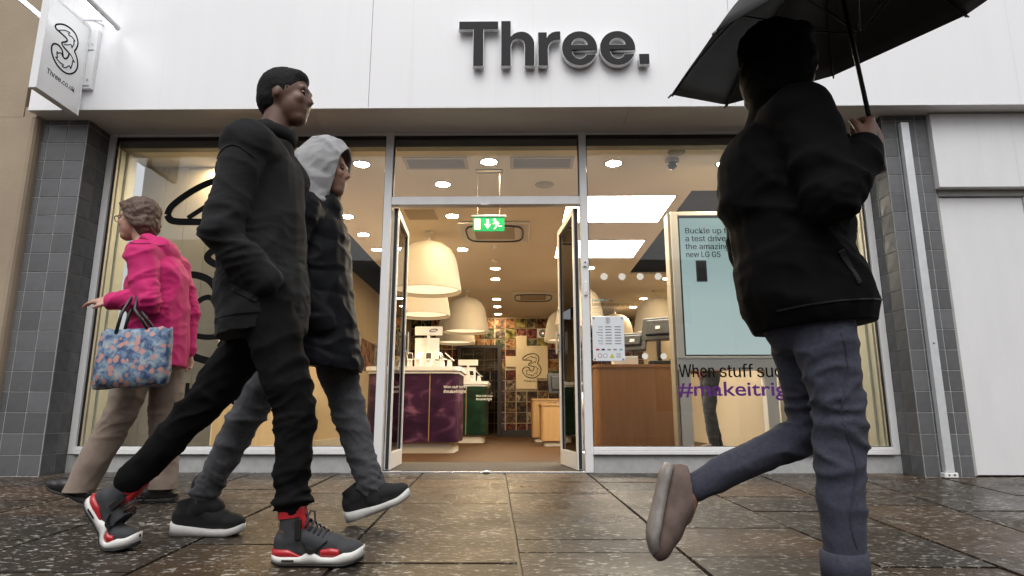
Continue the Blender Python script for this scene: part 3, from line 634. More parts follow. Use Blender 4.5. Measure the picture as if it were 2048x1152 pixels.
# ------------------------------------------------------------------ ceiling fittings
def downlight(x, y, label):
    t = thing('downlight', label, 'downlight', 'recessed ceiling downlights', (x, y, ZC))
    MB().lathe([(0.083, 0.0), (0.085, -0.005), (0.078, -0.008), (0.068, -0.004), (0.066, 0.0)], n=24).build('rim', 'black_plastic' if y < 4.2 else 'vent_frame', t, smooth=True)
    MB().disc((0, 0, -0.003), 0.067, up=False).build('lens', 'e_down', t)
    return t
DL = [(-2.62, 0.43, 'round downlight nearest the pillar in the left window bay ceiling'),
      (-1.41, 0.44, 'round downlight beside the left mullion in the window bay ceiling'),
      (-0.27, 0.40, 'round downlight between the two ceiling vents above the door'),
      (0.84, 0.45, 'round downlight nearest the door in the right window bay ceiling'),
      (1.83, 0.46, 'round downlight farther from the door in the right window bay ceiling'),
      (-0.745, 0.95, 'round downlight behind the left ceiling vent above the doorway'),
      (-1.92, 0.98, 'round downlight by the left dark slot, nearest the window'),
      (-1.94, 1.95, 'second round downlight along the left dark slot from the window'),
      (-1.93, 2.67, 'third round downlight along the left dark slot from the window'),
      (-1.925, 3.39, 'fourth round downlight along the left dark slot from the window'),
      (-0.755, 1.945, 'round downlight left of the nearer air cassette and exit sign'),
      (-0.77, 3.40, 'round downlight above right edge of the big front pendant lamp'),
      (-0.37, 4.52, 'first round downlight of the central row behind the smoke detector'),
      (-0.395, 5.27, 'second round downlight of the central row behind the smoke detector'),
      (-0.44, 7.06, 'third round downlight of the central row, beside the far air cassette'),
      (-0.455, 7.90, 'fourth round downlight of the central row, behind the far air cassette'),
      (-0.475, 8.85, 'last round downlight of the central row, against the photo wall'),
      (1.06, 4.51, 'round downlight behind the second bright ceiling panel'),
      (2.40, 5.27, 'round downlight right of the dots, nearest of the right rear three'),
      (2.35, 7.04, 'round downlight above right pendant, middle of the right rear three'),
      (2.32, 7.99, 'round downlight near the back, farthest of the right rear three')]
for d in DL: downlight(*d)
for k, (y0, y1) in enumerate([(1.29, 2.16), (2.95, 3.83)]):
    t = thing('light_panel', 'large bright square ceiling light panel, %s the right window' % ('nearer', 'farther from')[k], 'light', 'square ceiling light panels')
    box('diffuser', 'e_panel', t, 0.50, 1.59, y0, y1, ZC-0.008, ZC-0.002)
    for a in [(0.488, 0.499, y0-0.012, y1+0.012), (1.591, 1.602, y0-0.012, y1+0.012), (0.499, 1.591, y0-0.012, y0-0.001), (0.499, 1.591, y1+0.001, y1+0.012)]:
        box('frame', 'vent_frame', t, *a, ZC-0.010, ZC-0.001)
for k, xc in enumerate((-0.74, 0.20)):
    t = thing('ceiling_vent', 'grey slatted ceiling vent %s of the doorway downlight' % ('left', 'right')[k], 'vent', 'vents above the door')
    for a in [(xc-0.28, xc+0.28, 0.285, 0.315), (xc-0.28, xc+0.28, 0.515, 0.545), (xc-0.28, xc-0.25, 0.315, 0.515), (xc+0.25, xc+0.28, 0.315, 0.515)]:
        box('frame', 'vent_frame', t, *a, ZC-0.012, ZC-0.001, 0.002)
    for j in range(8):
        yy = 0.325 + j*0.0235
        MB().add([(xc-0.249, yy, ZC-0.002), (xc+0.249, yy, ZC-0.002), (xc+0.249, yy+0.014, ZC-0.012), (xc-0.249, yy+0.014, ZC-0.012), (xc-0.249, yy, ZC-0.004), (xc+0.249, yy, ZC-0.004), (xc+0.249, yy+0.014, ZC-0.014), (xc-0.249, yy+0.014, ZC-0.014)],
                 [(0,1,2,3),(7,6,5,4),(0,4,5,1),(2,6,7,3)]).build('slat', 'vent', t)
    box('back', 'slot', t, xc-0.25, xc+0.25, 0.315, 0.515, ZC-0.0015, ZC-0.0005)
for k, (xc, yc, hw) in enumerate([(-0.30, 2.55, 0.42), (0.25, 6.78, 0.42)]):
    t = thing('air_cassette', 'square ceiling air conditioning cassette with dark curved louvres, %s' % ('behind the exit sign', 'near the photo wall')[k], 'air conditioner', 'ceiling air cassettes')
    box('panel', 'white', t, xc-hw, xc+hw, yc-hw, yc+hw, ZC-0.03, ZC-0.001, 0.012)
    box('grille', 'vent_frame', t, xc-0.24, xc+0.24, yc-0.24, yc+0.24, ZC-0.036, ZC-0.0305, 0.004)
    for s in (-1, 1):
        for ax in (0, 1):
            pts = []
            for i in range(13):
                u = -1 + 2*i/12; a = 0.30*u; o_ = 0.34 - 0.05*abs(u)**4
                pts.append((xc+a, yc+s*o_, ZC-0.036) if ax == 0 else (xc+s*o_, yc+a, ZC-0.036))
            MB().tube(pts, 0.011, 6).build('louvre', 'black_plastic', t, smooth=True)
t = thing('exit_sign', 'green hanging fire exit sign with arrow and running figure', 'sign')
box('rail', 'metal', t, -0.435, -0.12, 0.59, 0.612, 2.172, 2.19, 0.003)
g_ = box('plate', 'e_green', t, -0.42, -0.135, 0.596, 0.606, 2.04, 2.170)
def flat(name, pts, m, parent, y): 
    me = shape([pts], 0.0008); me.transform(UPRIGHT); me.materials.clear(); me.materials.append(M[m]); return link(name, me, parent, loc=(0, y, 0))
flat('door_mark', [(-0.405, 2.055), (-0.352, 2.055), (-0.352, 2.155), (-0.405, 2.155)], 'e_exit_white', t, 0.5945)
flat('arrow_mark', [(-0.298, 2.152), (-0.276, 2.152), (-0.276, 2.105), (-0.256, 2.105), (-0.287, 2.060), (-0.318, 2.105), (-0.298, 2.105)], 'e_exit_white', t, 0.5945)
mb = MB(); mb.cyl((-0.226, 0.5937, 2.146), (-0.226, 0.5953, 2.146), 0.013, n=14)
for a, b_, w_ in [((-.222, 2.132), (-.203, 2.098), .026), ((-.218, 2.128), (-.196, 2.122), .011), ((-.196, 2.122), (-.183, 2.106), .010), ((-.222, 2.122), (-.240, 2.106), .010), ((-.203, 2.098), (-.178, 2.083), .013), ((-.178, 2.083), (-.158, 2.086), .011), ((-.207, 2.098), (-.213, 2.074), .013), ((-.213, 2.074), (-.230, 2.058), .011)]:
    P_ = [Vector((a[0], a[1], 0)), Vector((b_[0], b_[1], 0))]; m2 = MB(); ribbon(m2, P_, w_, 0.0016); m2.xform(Matrix.Translation((0, 0.5953, 0)) @ UPRIGHT); mb.add(m2.v, m2.f)
mb.build('running_mark', 'e_exit_white', t)
for xx in (-0.38, -0.18): MB().cyl((xx, 0.60, 2.19), (xx, 0.60, ZC-0.02), 0.0022, n=6).build('wire', 'steel', t)
box('ceiling_plate', 'vent_frame', t, -0.40, -0.15, 0.57, 0.63, ZC-0.022, ZC-0.001, 0.004)
def round_fit(name, label, cat, x, y, prof, m, extra=None):
    t = thing(name, label, cat, loc=(x, y, ZC)); MB().lathe(prof, n=22).build('cover', m, t, smooth=True)
    if extra: MB().lathe(extra[0], n=22).build('dome', extra[1], t, smooth=True)
round_fit('dome_camera', 'dark dome security camera on the right window bay ceiling', 'camera', 1.335, 0.36, [(0.06, 0), (0.062, -0.03), (0.05, -0.04)], 'vent_frame', ([(0.048, -0.038), (0.047, -0.06), (0.036, -0.082), (0.016, -0.094), (0.0, -0.096)], 'screen'))
round_fit('alarm_sounder', 'flat grey round sounder on ceiling above the dome camera', 'sounder', 1.338, 0.20, [(0.075, 0), (0.072, -0.014), (0.05, -0.02), (0, -0.021)], 'ledge')
round_fit('ceiling_speaker', 'flat round taupe ceiling speaker right of the doorway', 'speaker', 0.244, 0.97, [(0.095, -0.001), (0.092, -0.006), (0, -0.008)], 'vent_frame')
round_fit('smoke_detector', 'small white smoke detector behind the nearer air cassette', 'smoke detector', -0.33, 3.25, [(0.06, 0), (0.058, -0.018), (0.035, -0.04), (0, -0.042)], 'white')
round_fit('smoke_alarm', 'small pale smoke alarm ahead of the central downlight row', 'smoke detector', -0.36, 4.0, [(0.05, 0), (0.048, -0.016), (0.03, -0.034), (0, -0.036)], 'white')
tag(box('ceiling_grille', 'vent_frame', None, -1.26, -0.93, 1.72, 2.06, ZC-0.006, ZC-0.001), 'faint square grille in the ceiling over the big front pendant', 'grille')

# pendant lamps
def pendant():
    t = bpy.data.objects.new('pendant_lamp', None); col.objects.link(t)
    H = [(0.405, 0.0), (0.398, 0.06), (0.375, 0.20), (0.350, 0.33), (0.325, 0.42), (0.28, 0.51), (0.20, 0.575), (0.10, 0.61), (0.02, 0.62)]
    MB().lathe(H + [(0.02, 0.612)] + [(r-0.006, z-0.004) for r, z in H[::-1][1:]], n=40).build('shade', 'shade', t, smooth=True)
    MB().lathe([(0.385, 0.045), (0.0, 0.046)], n=40).build('diffuser', 'e_diff', t)
    MB().cyl((0, 0, 0.61), (0, 0, 0.66), 0.035, 0.02, 12).build('cap', 'white', t)
    MB().cyl((0, 0, 0.655), (0, 0, 0.745), 0.006, n=8).build('cord', 'white', t)
    MB().cyl((0, 0, 0.72), (0, 0, 0.746), 0.05, n=16).build('rose', 'white', t)
    return t
M['e_diff'] = emit('pendant_diffuser', (1.0, 0.78, 0.48), 1.0)
p0 = pendant()
for k, (x, y, z, lb) in enumerate([(-1.10, 2.55, 1.89, 'big cream bell pendant lamp nearest the door, over purple counter'), (-1.43, 4.4, 1.93, 'cream bell pendant lamp directly behind the front big one'),
        (-0.95, 6.22, 1.90, 'cream bell pendant lamp hanging over the green counter'), (-1.30, 7.9, 1.93, 'cream bell pendant lamp farthest back on the left side'),
        (0.98, 5.4, 1.93, 'cream bell pendant lamp seen through the right door leaf, nearest'), (0.88, 7.6, 1.90, 'cream bell pendant lamp beside the photo wall target picture'),
        (2.42, 6.3, 1.90, 'cream bell pendant lamp behind the black monitors'), (1.95, 8.1, 1.88, 'cream bell pendant lamp partly behind the opening hours notice')]):
    o = p0 if k == 0 else dup(p0)
    o.location = (x, y, ZC - 0.746) if True else None
    o.scale = (1, 1, 1); tag(o, lb, 'pendant lamp', 'cream bell pendant lamps')

# counters
def counter_mat(name, a, b2, c):
    m = bpy.data.materials.new(name); t, b = nodes(m); N = t.nodes.new; L = t.links.new; b.inputs['Specular IOR Level'].default_value = 0.3
    tc = N('ShaderNodeTexCoord'); mp = N('ShaderNodeMapping'); mp.inputs['Rotation'].default_value = (0, 0.7, 0); mp.inputs['Scale'].default_value = (1.5, 1, 3.2); L(tc.outputs['Object'], mp.inputs['Vector'])
    n = N('ShaderNodeTexNoise'); n.inputs['Scale'].default_value = 1.6; n.inputs['Detail'].default_value = 7; n.inputs['Distortion'].default_value = 1.2; L(mp.outputs[0], n.inputs['Vector'])
    rp = N('ShaderNodeValToRGB'); e = rp.color_ramp.elements; e[0].position = 0.40; e[0].color = (*a, 1); e[1].position = 0.78; e[1].color = (*c, 1); x = e.new(0.56); x.color = (*b2, 1)
    L(n.outputs['Fac'], rp.inputs['Fac']); L(rp.outputs[0], b.inputs['Base Color']); b.inputs['Roughness'].default_value = 0.3
    return m
def rrect(x0, x1, y0, y1, r, z, n=6):
    out = []
    for cx, cy, a0 in ((x1-r, y1-r, 0), (x0+r, y1-r, 90), (x0+r, y0+r, 180), (x1-r, y0+r, 270)):
        out += [(cx + r*math.cos(R(a0+90*i/n)), cy + r*math.sin(R(a0+90*i/n)), z) for i in range(n+1)]
    return out
def counter(label, m, x0, x1, y0, y1, r, txt):
    t = thing('display_counter', label, 'counter')
    def ring(e, za, zb, nm, mm, seg=6): return MB().loft([rrect(x0-e, x1+e, y0-e, y1+e, r, za, seg), rrect(x0-e, x1+e, y0-e, y1+e, r, zb, seg)]).build(nm, mm, t)
    ring(-0.05, 0.0, 0.125, 'plinth', 'kick'); ring(0.0, 0.126, 0.90, 'body', m); ring(0.012, 0.905, 0.935, 'top_edge', 'white'); ring(0.03, 0.937, 0.985, 'worktop', 'white')
    xs = x1 - 0.33
    box('seam', 'wood_end', t, xs-0.004, xs+0.004, y0-0.004, y0-0.001, 0.13, 0.90)
    text('slogan', 'When stuff sucks', 'white', t, (x1-0.17, y0-0.0035, 0.735), 0.030, 0.0005, 0.02, width=0.27); text('hashtag', '#makeitright', 'white', t, (x1-0.17, y0-0.0035, 0.680), 0.036, 0.0005, 0.03, width=0.26)
    return t
counter('purple printed round ended display counter just inside the doorway', counter_mat('purple_print', (0.022, 0.006, 0.022), (0.045, 0.013, 0.040), (0.24, 0.10, 0.17)), -1.78, -0.715, 2.56, 3.35, 0.09, True)
counter('dark green printed display counter behind the purple one', counter_mat('green_print', (0.003, 0.014, 0.007), (0.006, 0.028, 0.013), (0.02, 0.07, 0.035)), -1.45, -0.545, 5.62, 6.4, 0.09, True)
def phone_stand():
    t = bpy.data.objects.new('phone_stand', None); col.objects.link(t)
    MB().loft([rrect(-0.034, 0.034, -0.03, 0.03, 0.012, 0, 3), rrect(-0.026, 0.026, -0.022, 0.022, 0.01, 0.10, 3)]).build('pedestal', 'white', t)
    mb = MB().box(-0.036, 0.036, -0.005, 0.005, -0.07, 0.07); mb.xform(Matrix.Translation((0, 0.0, 0.135)) @ Matrix.Rotation(R(-48), 4, 'X')); ph = mb.build('phone', 'white', t, bevel=0.004)
    mb = MB().box(-0.031, 0.031, -0.0068, -0.0052, -0.057, 0.057); mb.xform(Matrix.Translation((0, 0.0, 0.135)) @ Matrix.Rotation(R(-48), 4, 'X')); mb.build('screen', 'screen', ph)
    return t
ps0 = phone_stand(); kk = 0
for (x, y, z, rz, c_) in [(-1.32, 2.75, .986, .3, 'purple'), (-1.20, 2.68, .986, -.4, 'purple'), (-1.09, 2.72, .986, .1, 'purple'), (-0.93, 2.70, .986, 1.0, 'purple'), (-0.85, 2.82, .986, 1.4, 'purple'), (-1.02, 3.0, .986, .2, 'purple'), (-0.80, 5.72, .986, .2, 'green'), (-0.68, 5.80, .986, 1.2, 'green'), (-0.95, 5.8, .986, -.2, 'green')]:
    o = ps0 if kk == 0 else dup(ps0); o.location = (x, y, z); o.rotation_euler = (0, 0, rz)
    tag(o, 'white display phone on stand, %s from left on the %s counter' % (order[kk if c_ == 'purple' else kk-6], c_), 'phone', 'display phones on counters'); kk += 1
for (x, y, z, w_, h_, lb, logo) in [(-1.13, 2.95, 1.40, 0.34, 0.11, 'white brand plaque with dark oval above the purple counter', True), (-0.89, 6.1, 1.28, 0.34, 0.10, 'plain white plaque above the green counter', False)]:
    t = thing('plaque', lb, 'plaque')
    box('board', 'white', t, x-w_/2, x+w_/2, y-0.01, y+0.01, z, z+h_, 0.006); box('backboard', 'white', t, x-0.17, x+0.13, y+0.02, y+0.04, 0.986, z-0.03, 0.004); box('post', 'white', t, x-0.02, x+0.02, y-0.006, y+0.006, 0.986, z+0.02)
    if logo:
        el = [(0.055*math.cos(a), 0.018*math.sin(a)) for a in [2*math.pi*i/28 for i in range(28)]]; hl = [(0.04*math.cos(a), 0.009*math.sin(a)) for a in [2*math.pi*i/28 for i in range(28)]]
        me = shape([[(p[0]*math.cos(.15)-p[1]*math.sin(.15), p[0]*math.sin(.15)+p[1]*math.cos(.15)) for p in q] for q in (el, hl)], 0.0008); me.transform(UPRIGHT); me.materials.clear(); me.materials.append(mat('navy_print', (0.015, 0.02, 0.10), 0.4)); link('oval_mark', me, t, loc=(x+0.06, y-0.012, z+h_*0.55))
# wooden desks
def desk(label, x0, x1, y0, y1, h, m='wood_end'):
    t = thing('service_desk', label, 'desk'); MB().loft([rrect(x0, x1, y0, y1, 0.05, 0.075, 4), rrect(x0, x1, y0, y1, 0.05, h-0.03, 4)]).build('body', m, t)
    MB().loft([rrect(x0+0.04, x1-0.04, y0+0.04, y1-0.04, 0.04, 0, 4), rrect(x0+0.04, x1-0.04, y0+0.04, y1-0.04, 0.04, 0.074, 4)]).build('plinth', 'kick', t)
    MB().loft([rrect(x0-0.01, x1+0.01, y0-0.01, y1+0.01, 0.05, h-0.029, 4), rrect(x0-0.01, x1+0.01, y0-0.01, y1+0.01, 0.05, h, 4)]).build('worktop', m, t)
    return t
desk('golden wood service desk in front of the cream logo panel', 0.30, 1.25, 4.45, 5.2, 0.60)
desk('lower wood desk end peeping out left of the golden desk', 0.20, 0.9, 6.1, 6.7, 0.72)
desk('wide orange wood till desk behind the right window', 0.70, 1.52, 1.05, 1.65, 0.885, 'wood')
t = thing('stool', 'white bucket stool behind the right door leaf', 'stool', loc=(0.72, 2.7, 0))
MB().lathe([(0.18, 0.0), (0.18, 0.015), (0.03, 0.03), (0.025, 0.42)], n=20).build('pedestal', 'steel', t, smooth=True)
MB().lathe([(0.0, 0.42), (0.17, 0.43), (0.205, 0.50), (0.215, 0.68), (0.205, 0.68), (0.19, 0.52), (0.0, 0.47)], n=24).build('seat', 'white', t, smooth=True)
def monitor(x, y, z, w_, h_, rx, rz, label, hz=0.30):
    t = thing('till_monitor', label, 'monitor', 'till monitors', (x, y, z)); t.rotation_euler = (0, 0, rz)
    mb = MB().box(-w_/2, w_/2, -0.02, 0.02, -h_/2, h_/2); rot = Matrix.Translation((0, 0, hz)) @ Matrix.Rotation(rx, 4, 'X'); mb.xform(rot); hd = mb.build('housing', 'black_plastic', t, bevel=0.008)
    MB().box(-w_/2+0.05, w_/2-0.05, -0.045, -0.02, -h_/2+0.05, h_/2-0.04).xform(rot).build('rear_cover', 'black_plastic', hd, bevel=0.008)
    MB().box(-0.02, 0.025, -0.049, -0.046, -0.02, 0.012).xform(rot).build('badge', 'metal', hd)
    MB().box(-w_/2+0.012, w_/2-0.012, 0.0205, 0.022, -h_/2+0.012, h_/2-0.012).xform(rot).build('screen', 'screen', hd)
    MB().tube([(0, -0.0, 0.02), (0, -0.03, 0.15), (0, -0.02, hz-0.02)], 0.022, 10).build('stem', 'black_plastic', t, smooth=True)
    MB().loft([rrect(-0.12, 0.12, -0.09, 0.09, 0.03, 0, 4), rrect(-0.11, 0.11, -0.08, 0.08, 0.03, 0.02, 4)]).build('foot', 'black_plastic', t)
    return t
monitor(1.36, 1.30, 0.886, 0.34, 0.25, R(-22), R(-30), 'larger black till monitor tilted on the orange desk, back to the street', 0.36)
monitor(1.12, 1.38, 0.886, 0.27, 0.20, R(-25), R(-28), 'smaller black till monitor left of the larger one', 0.24)
monitor(0.62, 4.8, 0.60, 0.42, 0.30, R(-10), R(15), 'black monitor on the golden desk below the logo panel')
monitor(0.95, 4.75, 0.60, 0.40, 0.28, R(-6), R(-30), 'black monitor on right end of the golden desk')
tag(box('card_box', 'white', None, 0.88, 1.11, 1.10, 1.25, 0.886, 0.965, 0.004), 'pale carton on the till desk beside the notice', 'box')
t = thing('card_reader', 'black card reader and cable heap under the larger till monitor', 'card reader')
box('body', 'black_plastic', t, 1.22, 1.42, 1.10, 1.2, 0.886, 0.925, 0.008); MB().tube([(1.40, 1.15, 0.92), (1.47, 1.14, 0.98), (1.55, 1.18, 1.05), (1.58, 1.25, 0.97), (1.55, 1.3, 0.89)], 0.005, 6).build('cable', 'black_plastic', t, smooth=True)
# poster kiosk
def poster_glow():
    m = bpy.data.materials.new('backlit_poster'); t, b = nodes(m); N = t.nodes.new; L = t.links.new
    tc = N('ShaderNodeTexCoord'); sp = N('ShaderNodeSeparateXYZ'); L(tc.outputs['Object'], sp.inputs[0]); mr = N('ShaderNodeMapRange'); mr.inputs['From Min'].default_value = 0.9; mr.inputs['From Max'].default_value = 2.08; L(sp.outputs['Z'], mr.inputs['Value'])
    rp = N('ShaderNodeValToRGB'); e = rp.color_ramp.elements; e[0].color = (0.56, 0.68, 0.68, 1); e[1].color = (0.24, 0.38, 0.40, 1); x = e.new(0.42); x.color = (0.50, 0.64, 0.64, 1); L(mr.outputs[0], rp.inputs['Fac'])
    b.inputs['Base Color'].default_value = (0.05, 0.08, 0.08, 1); L(rp.outputs[0], b.inputs['Emission Color']); b.inputs['Emission Strength'].default_value = 0.62; b.inputs['Roughness'].default_value = 0.2
    return m
t = thing('poster_kiosk', 'white framed backlit teal advert kiosk inside the right window', 'kiosk')
KY = 0.60
for a in [(1.355, 1.42, 0.896, 2.218), (2.18, 2.245, 0.896, 2.218)]: box('housing', 'kiosk', t, a[0], a[1], KY, KY+0.14, a[2], a[3], 0.006)
box('housing', 'kiosk', t, 1.42, 2.18, KY, KY+0.14, 2.178, 2.218, 0.006); box('housing', 'kiosk', t, 1.42, 2.18, KY, KY+0.14, 0.896, 0.918, 0.003)
box('screen_edge', 'gasket', t, 1.42, 2.18, KY+0.012, KY+0.10, 0.918, 2.178)
sc = box('screen', poster_glow(), t, 1.435, 2.166, KY+0.006, KY+0.0115, 0.931, 2.157)
box('side_panel', 'vent_frame', t, 1.332, 1.354, KY+0.012, KY+0.16, 0.0, 2.208, 0.003)
for i_, ln in enumerate(['Buckle up for', 'a test drive of', 'the amazing', 'new LG G5']): text('advert_line', ln, 'black', sc, (1.478, KY+0.004, 2.015-0.0733*i_), 0.051, 0.0006, 0.025, width=[.435, .445, .385, .30][i_])
ph = box('pictured_phone', 'black_plastic', sc, 1.560, 1.655, KY+0.003, KY+0.0055, 1.572, 1.766, 0.004); box('pictured_screen', 'screen', sc, 1.568, 1.647, KY+0.001, KY+0.0028, 1.588, 1.750)
for a in (1.365, 2.10): box('leg', 'kiosk', t, a, a+0.10, KY+0.02, KY+0.12, 0.0, 0.87, 0.004)
box('cross_rail', 'kiosk', t, 1.355, 2.245, KY+0.01, KY+0.13, 0.80, 0.895, 0.004)

# ------------------------------------------------------------------ vinyl on the glass
GY = -0.0032
emblem('window_emblem', 'black', None, 0, 0, 0.00226, (-2.851, GY, 2.008), th=0.0008, w1=25, w2=19)
tag(bpy.data.objects['window_emblem'], 'large black outlined flame numeral on the left window', 'decal')
tag(text('window_lettering', 'Three', 'black', None, (-2.72, GY, 0.495), 0.165, 0.0004, 0.035, xs=1.0), 'black lettering below the flame numeral on the left window', 'decal')
ws = thing('window_slogan', 'black slogan line on the right window below the kiosk', 'decal')
for wd_, xx, ww in [('When', 1.21, 0.268), ('stuff', 1.515, 0.255), ('sucks', 1.80, 0.32)]: text('word', wd_, 'black', ws, (xx, GY, 0.700), 0.098, 0.0004, 0.014, width=ww)
tag(text('window_hashtag', '#makeitright', 'purple_vinyl', None, (1.20, GY, 0.562), 0.105, 0.0004, 0.016, width=0.975, plain=True), 'purple hashtag on the right window under the black slogan', 'decal')
tw = thing('wifi_decal', 'small lettering on the right window above the opening hours notice', 'decal')
text('line_upper', 'Free Wi-Fi', 'teal_vinyl', tw, (0.565, GY, 1.286), 0.022, 0.0004, 0.015, width=0.125); text('line_upper', 'on', 'black', tw, (0.698, GY, 1.286), 0.022, 0.0004, 0.01)
text('line_lower', 'London Underground.', 'black', tw, (0.565, GY, 1.254), 0.024, 0.0004, 0.01, width=0.285)
box('fine_print', 'grey_vinyl', tw, 0.565, 0.755, GY-0.0004, GY+0.0004, 1.234, 1.237); box('fine_print', 'grey_vinyl', tw, 0.565, 0.70, GY-0.0004, GY+0.0004, 1.20, 1.202)
k = 0
for (x, z) in [(0.664, 1.486), (0.805, 1.486), (0.947, 1.486), (1.088, 1.486), (0.96, 0.86), (1.102, 0.86)]:
    o = MB().cyl((x, GY-0.0006, z), (x, GY+0.0006, z), 0.0275 if z > 1 else 0.024, n=28).build('window_dot', 'dot')
    tag(o, 'cream dot on right window, %s' % ('first right of the door', 'second right of the door', 'third right of the door', 'fourth right of the door', 'low one beside the notice', 'low one nearer the kiosk')[k], 'decal', 'cream dots on the right window'); k += 1
nt_ = thing('opening_notice', 'pale opening hours notice fixed on the right window beside the door', 'notice')
nb = box('board', 'notice', nt_, 0.560, 0.805, -0.012, -0.004, 0.822, 1.170, 0.003)
NY = -0.0128
for (x, z) in [(0.575, 1.155), (0.79, 1.155), (0.575, 0.837), (0.79, 0.837)]: MB().cyl((x, -0.011, z), (x, -0.016, z), 0.006, n=10).build('stud', 'steel', nt_)
emblem('emblem', 'grey_vinyl', nt_, 0, 0, 0.000068, (0.664, NY, 1.148), th=0.0004, w1=30, w2=20)
for i, dname in enumerate(['Monday', 'Tuesday', 'Wednesday', 'Thursday', 'Friday', 'Saturday', 'Sunday']):
    z = 1.083 - i*0.0218
    text('day_line', dname, 'black', nt_, (0.642, NY, z), 0.0075, 0.0002, 0.01, align='RIGHT', width=[.036,.034,.050,.040,.026,.040,.034][i])
    for xa in (0.660, 0.732): box('time_line', 'grey_vinyl', nt_, xa, xa+0.048, NY-0.0002, NY+0.0002, z, z+0.008)
for xa, c_ in [(0.585, 'red'), (0.627, 'navy_print'), (0.672, 'grey_vinyl'), (0.718, 'grey_vinyl'), (0.763, 'teal_vinyl')]:
    box('card_mark', bpy.data.materials.get('navy_print') if c_ == 'navy_print' else c_, nt_, xa, xa+0.026, NY-0.0002, NY+0.0002, 0.904, 0.917)
def ring_mark(x, z, r, m):
    o_ = [(r*math.cos(a), r*math.sin(a)) for a in [2*math.pi*i/24 for i in range(24)]]; me = shape([o_, [(p[0]*.8, p[1]*.8) for p in o_]], 0.0002); me.transform(UPRIGHT); me.materials.clear(); me.materials.append(M[m]); link('symbol_mark', me, nt_, loc=(x, NY, z))
ring_mark(0.614, 0.864, 0.017, 'red'); ring_mark(0.655, 0.864, 0.017, 'grey_vinyl')
M['yellow'] = mat('yellow_print', (0.5, 0.46, 0.05), 0.5)
flat('symbol_mark', [(0.688, 0.848), (0.724, 0.848), (0.706, 0.882)], 'yellow', nt_, NY)
for j in range(4): box('fine_print', 'grey_vinyl', nt_, 0.738, 0.775, NY-0.0002, NY+0.0002, 0.848+j*0.010, 0.851+j*0.010)
# ================================================================== people
def V(*a): return Vector(a)
class Blob:
    """union of tapered capsules and ellipsoids, fused by voxel remesh into one smooth skin"""
    def __init__(s): s.mb = MB()
    def cap(s, p0, r0, p1, r1=None, sy=1.0, sx=1.0, n=18, h=5):
        r1 = r0 if r1 is None else r1; p0 = Vector(p0); p1 = Vector(p1); d = p1 - p0
        d = d.normalized() if d.length > 1e-6 else Vector((0,0,1)); a = d.orthogonal().normalized(); b = d.cross(a); rings = []
        def ring(c, r): return [c + Vector((v.x*sx, v.y*sy, v.z)) for v in [r*(math.cos(2*math.pi*k/n)*a + math.sin(2*math.pi*k/n)*b) for k in range(n)]]
        for i in range(1, h+1): t = math.pi/2*(i/h); rings.append(ring(p0 - d*r0*math.cos(t), r0*math.sin(t)))
        for i in range(1, 4): rings.append(ring(p0.lerp(p1, i/4), r0+(r1-r0)*i/4))
        for i in range(h, 0, -1): t = math.pi/2*(i/h); rings.append(ring(p1 + d*r1*math.cos(t), r1*math.sin(t)))
        s.mb.loft(rings); return s
    def chain(s, pts, rs, sy=1.0, sx=1.0):
        for i in range(len(pts)-1): s.cap(pts[i], rs[i], pts[i+1], rs[i+1], sy, sx)
        return s
    def ell(s, c, r, rot=(0,0,0), n=20, h=12):
        c = Vector(c); mt = (Matrix.Rotation(rot[2], 3, 'Z') @ Matrix.Rotation(rot[1], 3, 'Y') @ Matrix.Rotation(rot[0], 3, 'X')); rings = []
        for i in range(h+1):
            t = max(0.02, min(math.pi-0.02, math.pi*i/h))
            rings.append([c + mt @ Vector((r[0]*math.sin(t)*math.cos(2*math.pi*k/n), r[1]*math.sin(t)*math.sin(2*math.pi*k/n), -r[2]*math.cos(t))) for k in range(n)])
        s.mb.loft(rings); return s
    def make(s, name, m, parent=None, voxel=0.012, smooth=6, cuts=(), disp=None, holes=(), xf=None, keep=False):
        me = bpy.data.meshes.new(name); me.from_pydata(s.mb.v, [], s.mb.f); bm = bmesh.new(); bm.from_mesh(me); bmesh.ops.recalc_face_normals(bm, faces=bm.faces); bm.to_mesh(me); bm.free()
        o = bpy.data.objects.new('tmp', me); col.objects.link(o)
        r = o.modifiers.new('r', 'REMESH'); r.mode = 'VOXEL'; r.voxel_size = voxel
        if smooth: q = o.modifiers.new('s', 'SMOOTH'); q.iterations = smooth; q.factor = 0.5
        me = to_mesh(o, name)
        if disp:
            nn = [v.normal.copy() for v in me.vertices]
            for v, q in zip(me.vertices, nn): v.co += q*disp(v.co, q)
        if cuts or holes:
            bm = bmesh.new(); bm.from_mesh(me)
            for p, nrm, fill in [(c[0], c[1], c[2] if len(c) > 2 else True) for c in cuts]:
                res = bmesh.ops.bisect_plane(bm, geom=bm.verts[:]+bm.edges[:]+bm.faces[:], plane_co=Vector(p), plane_no=Vector(nrm).normalized(), clear_outer=True)
                if fill:
                    ed = [e for e in res['geom_cut'] if isinstance(e, bmesh.types.BMEdge)]
                    try: bmesh.ops.holes_fill(bm, edges=ed, sides=0)
                    except Exception: pass
            bm.to_mesh(me); bm.free()
        if xf: me.transform(xf)
        me.polygons.foreach_set('use_smooth', [True]*len(me.polygons)); me.materials.clear(); me.materials.append(M[m] if isinstance(m, str) else m); me.update()
        return link(name, me, parent)
def nz(p, f, seed=0.0): return noise.noise(Vector((p[0]*f+seed, p[1]*f+seed*1.7, p[2]*f-seed)))
